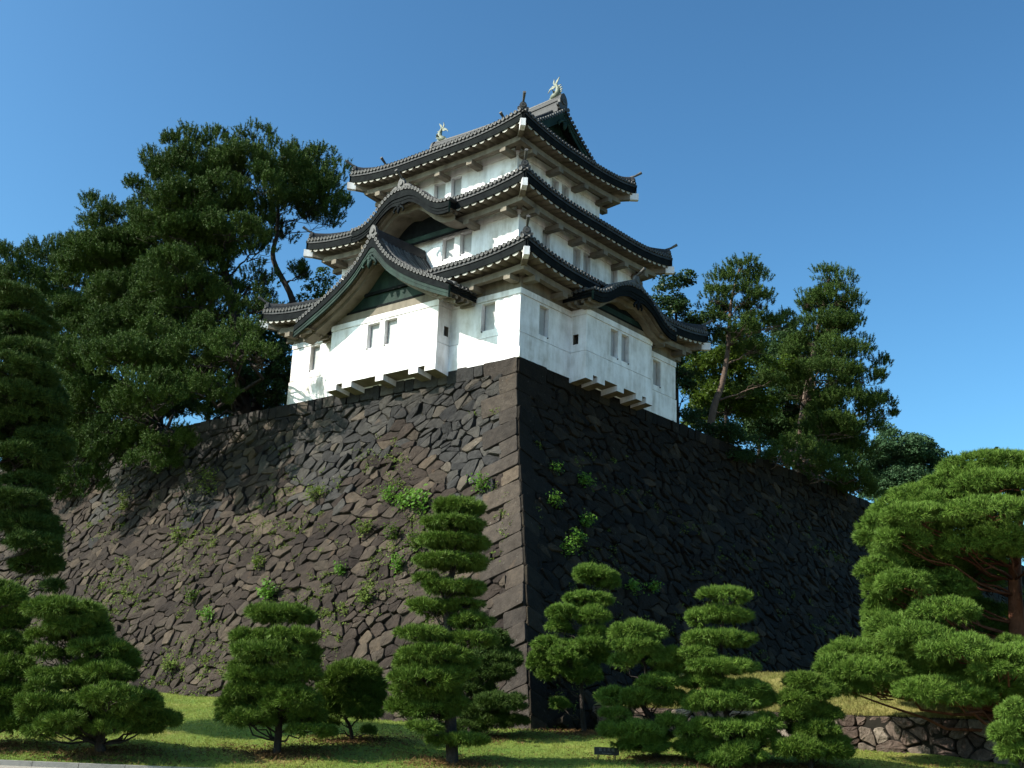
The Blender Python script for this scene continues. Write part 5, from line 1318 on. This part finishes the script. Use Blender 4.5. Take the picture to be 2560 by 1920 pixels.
RZ = math.atan2(RH.y, RH.x)
def make_tree(key, name, label, cat, group, kind='pad', leafmat='needle', bark='bark', r0=.12, dens=205, seed=1, leafsize=.2, hdf=.95, twigs=True, back=True, limb_k=.30, **kw):
    d = TREES[key]
    rnd = random.Random(seed); rng = np.random.default_rng(seed)
    root = empty(name, d['base'], label, cat, group, RZ)
    tr = d['trunk'][:]
    mb = MB()
    if tr[0][1] > 0 or True:
        tr = [[tr[0][0], min(-.35, tr[0][1]-.35)]]+tr
    n = len(tr); H = max(.5, tr[-1][1])
    # curved tapered trunk
    pts = [Vector((p[0], .10*math.sin(i*1.7+seed)*min(1, H/5)*(0 if i < 2 else 1), p[1])) for i, p in enumerate(tr)]
    fine = []
    for i in range(n-1):
        p0 = pts[max(0, i-1)]; p1 = pts[i]; p2 = pts[i+1]; p3 = pts[min(n-1, i+2)]
        for j in range(5):
            t = j/5
            fine.append(.5*((2*p1)+(p2-p0)*t+(2*p0-5*p1+4*p2-p3)*t*t+(3*p1-p0-3*p2+p3)*t**3))
    fine.append(pts[-1])
    m_ = len(fine)
    rad = [r0*(1.0-.8*(i/(m_-1))**1.1)*(1.35 if i == 0 else 1.12 if i < 4 else 1) for i in range(m_)]
    mb.tube(fine, rad, 10)
    allp = d['pads']+(d['back'] if back else [])
    for (a, dd, z, hw, hh) in allp:
        zz = z-(hh if kind == 'pad' else hh*.4)-.25*abs(a)-.1
        j = min(range(m_), key=lambda i: abs(fine[i].z-max(.25*H*.4, zz)))
        st = fine[j]
        e = Vector((a, dd, z-(.15*hh if kind == 'pad' else .2*hh)))
        br = max(.016, rad[j]*limb_k)
        limb(mb, st, e, br, br*.35, rnd, -.02 if kind == 'pad' else .04, .16)
        if twigs:
            for q in range(5 if kind == 'pad' else 7):
                ang = rnd.uniform(0, 6.28)
                e2 = e+Vector((hw*.75*math.cos(ang), hw*.7*math.sin(ang), rnd.uniform(-.1, .25)*hh if kind == 'pad' else rnd.uniform(-.5, .7)*hh))
                limb(mb, st.lerp(e, rnd.uniform(.6, 1)), e2, br*.4, br*.12, rnd, .03, .2, 4)
    trunk = mb.build('trunk', bark, root)
    V = []
    for (a, dd, z, hw, hh) in allp:
        c = (a, dd, z)
        if kind == 'pad':
            V.append(pad(c, hw, min(hw, 1.5)*hdf, hh, rng, dens, **kw))
        elif kind == 'pine':
            V.append(blob_pine(c, hw, hw*.9, hh, rng, dens, **kw))
        else:
            V.append(blob_leaf(c, hw, hw*.9, hh, rng, dens, leafsize))
    V = np.concatenate(V)
    tri_object('crown', V, leafmat, root)
    return len(V)

GP = 'clipped garden pines on the lawn'
tot = 0
def T_(*a, **k):
    global tot
    tot += make_tree(*a, **k)
T_('A', 'garden_pine', 'tall dark layered pine rising along the left edge in front of the wall', 'pine tree', GP, leafmat='needle_dark', r0=.24, dens=125, seed=101, L=.19, w=.026, cnt=12)
T_('A2', 'garden_pine', 'rounded bright green pine cut off by the left edge beside the kerb', 'pine tree', GP, leafmat='needle', r0=.15, seed=102)
T_('B', 'garden_pine', 'wide cloud pruned pine nearest the kerb at left with a domed top', 'pine tree', GP, r0=.14, seed=103)
T_('C', 'garden_pine', 'dense cone shaped clipped pine with a flat cap and straight bare stem', 'pine tree', GP, r0=.12, seed=104)
T_('D', 'garden_pine', 'small umbrella shaped pine with a crooked stem behind the dense clipped pine', 'pine tree', GP, leafmat='needle', r0=.07, seed=105)
T_('E', 'garden_pine', 'tallest tiered pine on the lawn with thin flat layers below the wall corner', 'pine tree', GP, r0=.17, seed=106)
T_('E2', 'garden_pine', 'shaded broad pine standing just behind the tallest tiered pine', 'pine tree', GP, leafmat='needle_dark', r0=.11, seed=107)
T_('F', 'garden_pine', 'slender leaning pine against the dark wall right of the corner', 'pine tree', GP, leafmat='needle_bright', r0=.10, seed=108)
T_('G', 'garden_pine', 'domed pine with low spreading pads right behind the small black sign', 'pine tree', GP, leafmat='needle_bright', r0=.12, seed=109)
T_('H', 'garden_pine', 'neat stacked pine of many even round tiers against the dark wall', 'pine tree', GP, leafmat='needle_bright', r0=.12, seed=110)
T_('I', 'garden_pine', 'low round bush like pine left of the pale low wall', 'pine tree', GP, leafmat='needle', r0=.10, seed=111)
T_('J', 'spreading_pine', 'huge spreading red barked pine filling the right edge above the low wall', 'pine tree', GP, leafmat='needle_bright', bark='bark_red', r0=.36, dens=150, seed=112, L=.16, w=.021, cnt=12, grow=1.39, limb_k=.2)
T_('L', 'garden_pine', 'small bright pine in the lower right corner below the spreading pine', 'pine tree', GP, leafmat='needle_bright', r0=.10, seed=113)
GB = 'big trees on top of the rampart'
T_('Ta', 'black_pine', 'farthest pine at upper left behind the other big pines', 'pine tree', GB, 'pine', 'needle_big', limb_k=.4, r0=.4, dens=19, seed=121)
T_('Tb', 'black_pine', 'broad pine drooping over the left wall top with low hanging branches', 'pine tree', GB, 'pine', 'needle_big', r0=.42, dens=33, seed=122)
T_('Tc', 'black_pine', 'tallest and densest pine left of the turret', 'pine tree', GB, 'pine', 'needle_big', r0=.50, dens=33, seed=123)
T_('Td', 'black_pine', 'airy pine with bare snaking trunk right beside the left of the turret', 'pine tree', GB, 'pine', 'needle_big', r0=.32, dens=27, seed=124)
T_('Q1', 'broadleaf_tree', 'dark leafy bush tree tucked against the left end wall of the turret', 'tree', GB, 'leaf', 'leaf_dark', r0=.15, dens=86, seed=125)
T_('Q2', 'broadleaf_tree', 'light green leafy tree showing between the two left roof ends of the turret', 'tree', GB, 'leaf', 'leaf', r0=.15, dens=66, seed=126)
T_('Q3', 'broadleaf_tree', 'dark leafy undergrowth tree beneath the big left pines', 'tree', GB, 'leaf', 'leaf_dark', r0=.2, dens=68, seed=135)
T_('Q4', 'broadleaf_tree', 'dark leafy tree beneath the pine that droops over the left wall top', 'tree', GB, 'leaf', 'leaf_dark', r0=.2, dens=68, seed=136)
T_('R0', 'broadleaf_tree', 'dark rounded tree directly behind the right roof ends of the turret', 'tree', GB, 'leaf', 'leaf_dark', r0=.25, dens=78, seed=127)
T_('R1', 'red_pine', 'thin crowned pine with a leaning bare trunk right of the turret', 'pine tree', GB, 'pine', 'needle_big', 'bark_tan', r0=.24, dens=28, seed=128)
T_('R2', 'black_pine', 'tall ragged cone of a pine standing farthest right on the wall', 'pine tree', GB, 'pine', 'needle_big', 'bark_tan', r0=.36, dens=27, seed=129)
T_('B1', 'broadleaf_tree', 'yellowish leafy tree between the turret and the ragged tall pine', 'tree', GB, 'leaf', 'leaf', r0=.22, dens=82, seed=130)
T_('B2', 'broadleaf_tree', 'shadowy leafy tree filling the gap left of the ragged tall pine', 'tree', GB, 'leaf', 'leaf_dark', r0=.22, dens=78, seed=131)
T_('B3', 'broadleaf_tree', 'dark leafy tree standing behind both pines right of the turret', 'tree', GB, 'leaf', 'leaf_dark', r0=.25, dens=70, seed=137)
T_('S1', 'wall_top_shrub', 'dark shrub spilling over the wall top right of the turret', 'shrub', GB, 'leaf', 'leaf_dark', r0=.06, dens=112, seed=132, leafsize=.14)
T_('R3', 'broadleaf_tree', 'rounded bluish green tree right of the ragged pine and above the spreading pine', 'tree', GB, 'leaf', 'leaf_blue', r0=.35, dens=52, seed=133, leafsize=.24)
T_('R4', 'broadleaf_tree', 'tiny far treetop peeking over the spreading pine at right', 'tree', GB, 'leaf', 'leaf_dark', r0=.2, dens=24, seed=134, leafsize=.35)
print('tree triangles', tot)

# ---------------------------------------------------------------- plants growing out of the walls
def wall_plant(mapf, u, h, hw, hh, big, label, seed, mat='leaf_fresh'):
    rng = np.random.default_rng(seed); rnd = random.Random(seed)
    p = Vector(mapf(u, h, .02)); q = Vector(mapf(u, h, .5)); n = (q-p).normalized()
    root = empty('wall_plant', p, label, 'plant', 'leafy plants growing out of the wall joints')
    st = MB(); V = []
    k = 6+int(8*max(hw, hh))
    for i in range(k):
        e = n*rnd.uniform(.12, .35)*(.6+max(hw, hh))+Vector((0, 0, 1))*rnd.uniform(-.5, 1)*hh
        lat = (Y if mapf is face_left else X)*rnd.uniform(-1, 1)*hw
        e = e+lat
        st.tube([Vector((0, 0, 0)), e*.5+Z*.06, e], [.012, .009, .004], 5)
        m_ = 30 if not big else 18
        c = np.array(e)+rng.normal(size=(m_, 3))*np.array([.10, .10, .09])*(1+max(hw, hh))
        N = unit(np.array(n)*.5+np.array([0, 0, .7])+.5*rng.normal(size=(m_, 3)))
        Tt = unit(np.cross(N, rng.normal(size=(m_, 3)))); Bb = np.cross(N, Tt)
        s = (.20 if big else .115)*rng.uniform(.6, 1.2, (m_, 1))
        a = c-Tt*s*.5; b = c+Bb*s*.36; e2 = c+Tt*s*.55-N*s*.15; g = c-Bb*s*.36
        V.append(np.concatenate([np.stack([a, g, e2], 1), np.stack([a, e2, b], 1)]))
    st.build('stems', 'bark', root)
    tri_object('leaves', np.concatenate(V), mat, root)
WP = [(19.47, 4.07, 0.77, 0.88, 0, 'largest fern like plant hanging in the shadow below the left trees', 'weed'),
 (6.64, 5.84, 0.37, 0.37, 0, 'pale leafy plant left of the big leaved plant above the tallest tiered pine', 'leaf_fresh'),
 (5.18, 6.35, 0.66, 0.41, 1, 'big leaved bright plant beside the top of the tallest tiered pine', 'leaf_fresh'),
 (6.02, 6.29, 0.26, 0.29, 0, 'round plant touching the left of the big leaved plant', 'leaf_fresh'),
 (13.41, 9.73, 0.48, 0.41, 1, 'bright bushy plant just above the cone shaped clipped pine', 'leaf_fresh'),
 (1.66, 5.81, 0.29, 0.37, 0, 'plant closest to the wall corner on its sunlit side', 'leaf_fresh'),
 (11.26, 5.28, 0.41, 0.33, 0, 'thin spreading plant high in the middle of the sunlit wall', 'weed'),
 (21.03, 6.57, 0.22, 0.37, 0, 'upright plant below the shadow edge at left of the wall', 'weed'),
 (6.36, 7.56, 0.26, 0.29, 0, 'dark green plant left of the upper tiers of the tallest tiered pine', 'leaf'),
 (14.41, 8.28, 0.26, 0.18, 0, 'flat little plant above the bright bushy plant', 'weed'),
 (17.17, 10.64, 0.26, 0.22, 0, 'round green tuft left of the cone shaped clipped pine top', 'leaf_fresh'),
 (26.59, 4.33, 0.26, 0.48, 0, 'trailing pale vine high on the far left of the wall', 'weed'),
 (7.97, 7.24, 0.26, 0.29, 0, 'yellowish plant left of the dark green wall plant', 'weed'),
 (9.21, 8.9, 0.18, 0.18, 0, 'tiny plant in mid wall between the cone pine and the tallest pine', 'leaf_fresh'),
 (5.08, 8.05, 0.22, 0.55, 0, 'tall trailing plant beside the middle tiers of the tallest tiered pine', 'leaf'),
 (6.13, 8.86, 0.22, 0.26, 0, 'plant low on the wall left of the tallest tiered pine', 'leaf_fresh'),
 (25.11, 10.71, 0.22, 0.26, 0, 'leafy plant right above the domed pine nearest the kerb', 'leaf'),
 (7.61, 10.17, 0.22, 0.26, 0, 'yellow green tuft right of the cone shaped clipped pine', 'weed'),
 (18.61, 9.77, 0.22, 0.22, 0, 'spreading tuft above the gap between the two left lawn pines', 'leaf'),
 (18.99, 12.85, 0.41, 0.26, 0, 'lowest wall plant between the two left lawn pines', 'weed')]
for i, w in enumerate(WP): wall_plant(face_left, w[0], w[1], w[2], w[3], w[4], w[5], 300+i, w[6])
WR = [(2.07, 4.66, 0.22, 0.22, 'topmost plant on the shaded right side of the wall'), (4.17, 4.97, 0.28, 0.29, 'sunlit plant upper right on the shaded wall side'),
 (1.87, 6.38, 0.2, 0.24, 'third plant from the top close to the wall corner on the shaded side'), (3.98, 6.85, 0.28, 0.26, 'plant above the slender leaning pine on the shaded wall side'),
 (2.4, 8.16, 0.41, 0.44, 'largest bushy plant on the shaded wall left of the slender pine top'), (3.19, 7.61, 0.18, 0.15, 'small sprig touching the largest bushy plant of the shaded wall'),
 (6.6, 9.29, 0.26, 0.22, 'faint plant right of the slender pine top on the dark wall'), (8.16, 9.12, 0.22, 0.15, 'faintest small plant farthest right on the dark wall')]
for i, w in enumerate(WR): wall_plant(face_right, w[0], w[1], w[2], w[3], 0, w[4], 340+i, 'leaf_fresh')

rng = np.random.default_rng(9)
def leaf_bits(C0, N0, m_, sp, size, rng):
    c = np.repeat(C0, m_, 0)+rng.normal(size=(len(C0)*m_, 3))*sp
    N = unit(np.repeat(N0, m_, 0)*.5+np.array([0, 0, .6])+.5*rng.normal(size=c.shape))
    Tt = unit(np.cross(N, rng.normal(size=c.shape))); Bb = np.cross(N, Tt)
    s = size*rng.uniform(.5, 1.3, (len(c), 1))
    return np.stack([c-Tt*s*.5-Bb*s*.2, c+Tt*s*.6, c-Tt*s*.3+Bb*s*.45], 1)
Cw = []; Nw = []
for side, mapf, cnt, ul in ((0, face_left, 1000, 40), (1, face_right, 260, 34)):
    k = 0
    while k < cnt:
        u = rng.uniform(.6, ul); h = 2+12.6*rng.random()**.65
        cl = math.sin(u*.9+.4*h)+math.sin(h*1.1-u*.35)+rng.normal()*.6
        if cl < .2: continue
        k += 1
        m_ = rng.integers(2, 7)
        for q in range(m_):
            uq, hq = u+rng.normal()*.22, h+rng.normal()*.10
            if uq < .1: continue
            p = Vector(mapf(uq, hq, .03)); p2 = Vector(mapf(uq, hq, .5))
            Cw.append(p); Nw.append((p2-p).normalized())
Vw = leaf_bits(np.array(Cw), np.array(Nw), 9, np.array([.06, .06, .05]), .085, rng)
tag(tri_object('wall_weeds', Vw, 'weed'), 'thin yellow green weeds and moss sprouting along the wall joints', 'weeds', kind='stuff')

# lawn grass
def blades(n, Arange, Brange, zfun, hgt, w, rng, cond=None):
    A = Arange[0]+(Arange[1]-Arange[0])*rng.random(n)**1.15; B = rng.uniform(*Brange, n)
    x = CAM.x+FH.x*A+RH.x*B; y = CAM.y+FH.y*A+RH.y*B
    ok = np.ones(n, bool) if cond is None else cond(x, y)
    x, y = x[ok], y[ok]
    z = np.array([zfun(a, b) for a, b in zip(x, y)])
    P = np.stack([x, y, z-.01], 1)
    return needles(P, np.tile([[0, 0, 1.]], (len(P), 1)), 3, hgt, w, .45, rng)
def lawn_z(x, y):
    A, B = AB(x, y)
    return ground_ab(A, B)+(lawn_bump(x, y) if A > KA+.6 else 0)
dfoot = prof(14.4)[0]
V = blades(90000, (KA+.02, 48), (-15, 15), lawn_z, .085, .016, rng, lambda x, y: (x < -dfoot+.1) | ((y < -dfoot+.1) & (x < -.4+.12*(y+14))))
tag(tri_object('lawn_grass', V, 'blade'), 'short mown grass covering the sloping lawn', 'grass', kind='stuff')
M['dry_blade'] = mat_leaf('dry_grass_blade', (.13, .16, .03), (.22, .20, .06), (.32, .26, .11), .6, .35, .7)
def bank_z(x, y):
    p, n = lw_at(min(27, max(0, -5.3-y)))
    d = max(0, x-p.x-.08)
    return -13.69+min(1.35, .24*d)
n = 26000
y = rng.uniform(-24, -5.7, n); dd = 9*rng.random(n)**1.3
x = np.array([lw_at(min(27, max(0, -5.3-b)))[0].x for b in y])+.08+dd
P = np.stack([x, y, np.array([bank_z(a, b) for a, b in zip(x, y)])-.02], 1)
tag(tri_object('bank_grass', needles(P, np.tile([[0, 0, 1.]], (n, 1)), 4, .15, .02, .5, rng), 'dry_blade'), 'straw coloured grass on the bank above the low wall', 'grass', kind='stuff')

# fallen needles under the garden pines
Pl = []
for key in ('A2', 'B', 'C', 'D', 'E', 'E2', 'F', 'G', 'H', 'I', 'J', 'L'):
    bx, by, _ = TREES[key]['base']
    k = 1300 if key != 'J' else 2600
    rr_ = np.abs(rng.normal(size=k))*(1.05 if key != 'J' else 2.2); an = rng.uniform(0, 6.283, k)
    for x_, y_ in zip(bx+rr_*np.cos(an), by+rr_*np.sin(an)):
        if AB(x_, y_)[0] > KA+.1 and (x_ < -1.2 or key != 'J'): Pl.append((x_, y_, lawn_z(x_, y_)+.045))
Pl = np.array(Pl)
Al = unit(rng.normal(size=Pl.shape)*np.array([1, 1, .25]))
tag(tri_object('needle_litter', needles(Pl, Al, 2, .13, .022, .5, rng), 'litter'), 'brown fallen pine needles on the grass round the trunks', 'needle litter', kind='stuff')

# ---------------------------------------------------------------- name board on the lawn
sx, sy = -8.95, -10.75
sz = ground(sx, sy)
sg = empty('name_board', (sx, sy, sz), 'small black name board with pale lettering standing on the lawn', 'sign', None, RZ)
mb = MB()
for a in (-.22, .22):
    mb = MB(); mb.box((a, 0, .04), X, Y, Z, .015, .012, .12); mb.build('leg', 'sign', sg)
mb = MB()
mb.box((0, -.02, .17), X, Y, Z, .32, .015, .095)
board = mb.build('board', 'sign', sg)
def text_mesh(s, size, x, z, name):
    cu = bpy.data.curves.new(name, 'FONT'); cu.body = s; cu.size = size; cu.align_x = 'CENTER'; cu.extrude = .002
    to = bpy.data.objects.new('tmp_text', cu); COL.objects.link(to)
    bpy.context.view_layer.update()
    me = bpy.data.meshes.new_from_object(to.evaluated_get(bpy.context.evaluated_depsgraph_get()))
    bpy.data.objects.remove(to)
    o = bpy.data.objects.new(name, me); COL.objects.link(o)
    me.materials.clear(); me.materials.append(M['sign_letter'])
    o.parent = board; o.location = (x, -.038, z); o.rotation_euler = (R(90), 0, 0)
text_mesh('\u5bcc \u58eb \u898b \u6ad3', .085, 0, .175, 'lettering')
text_mesh('Fujimi-yagura', .045, 0, .105, 'lettering')
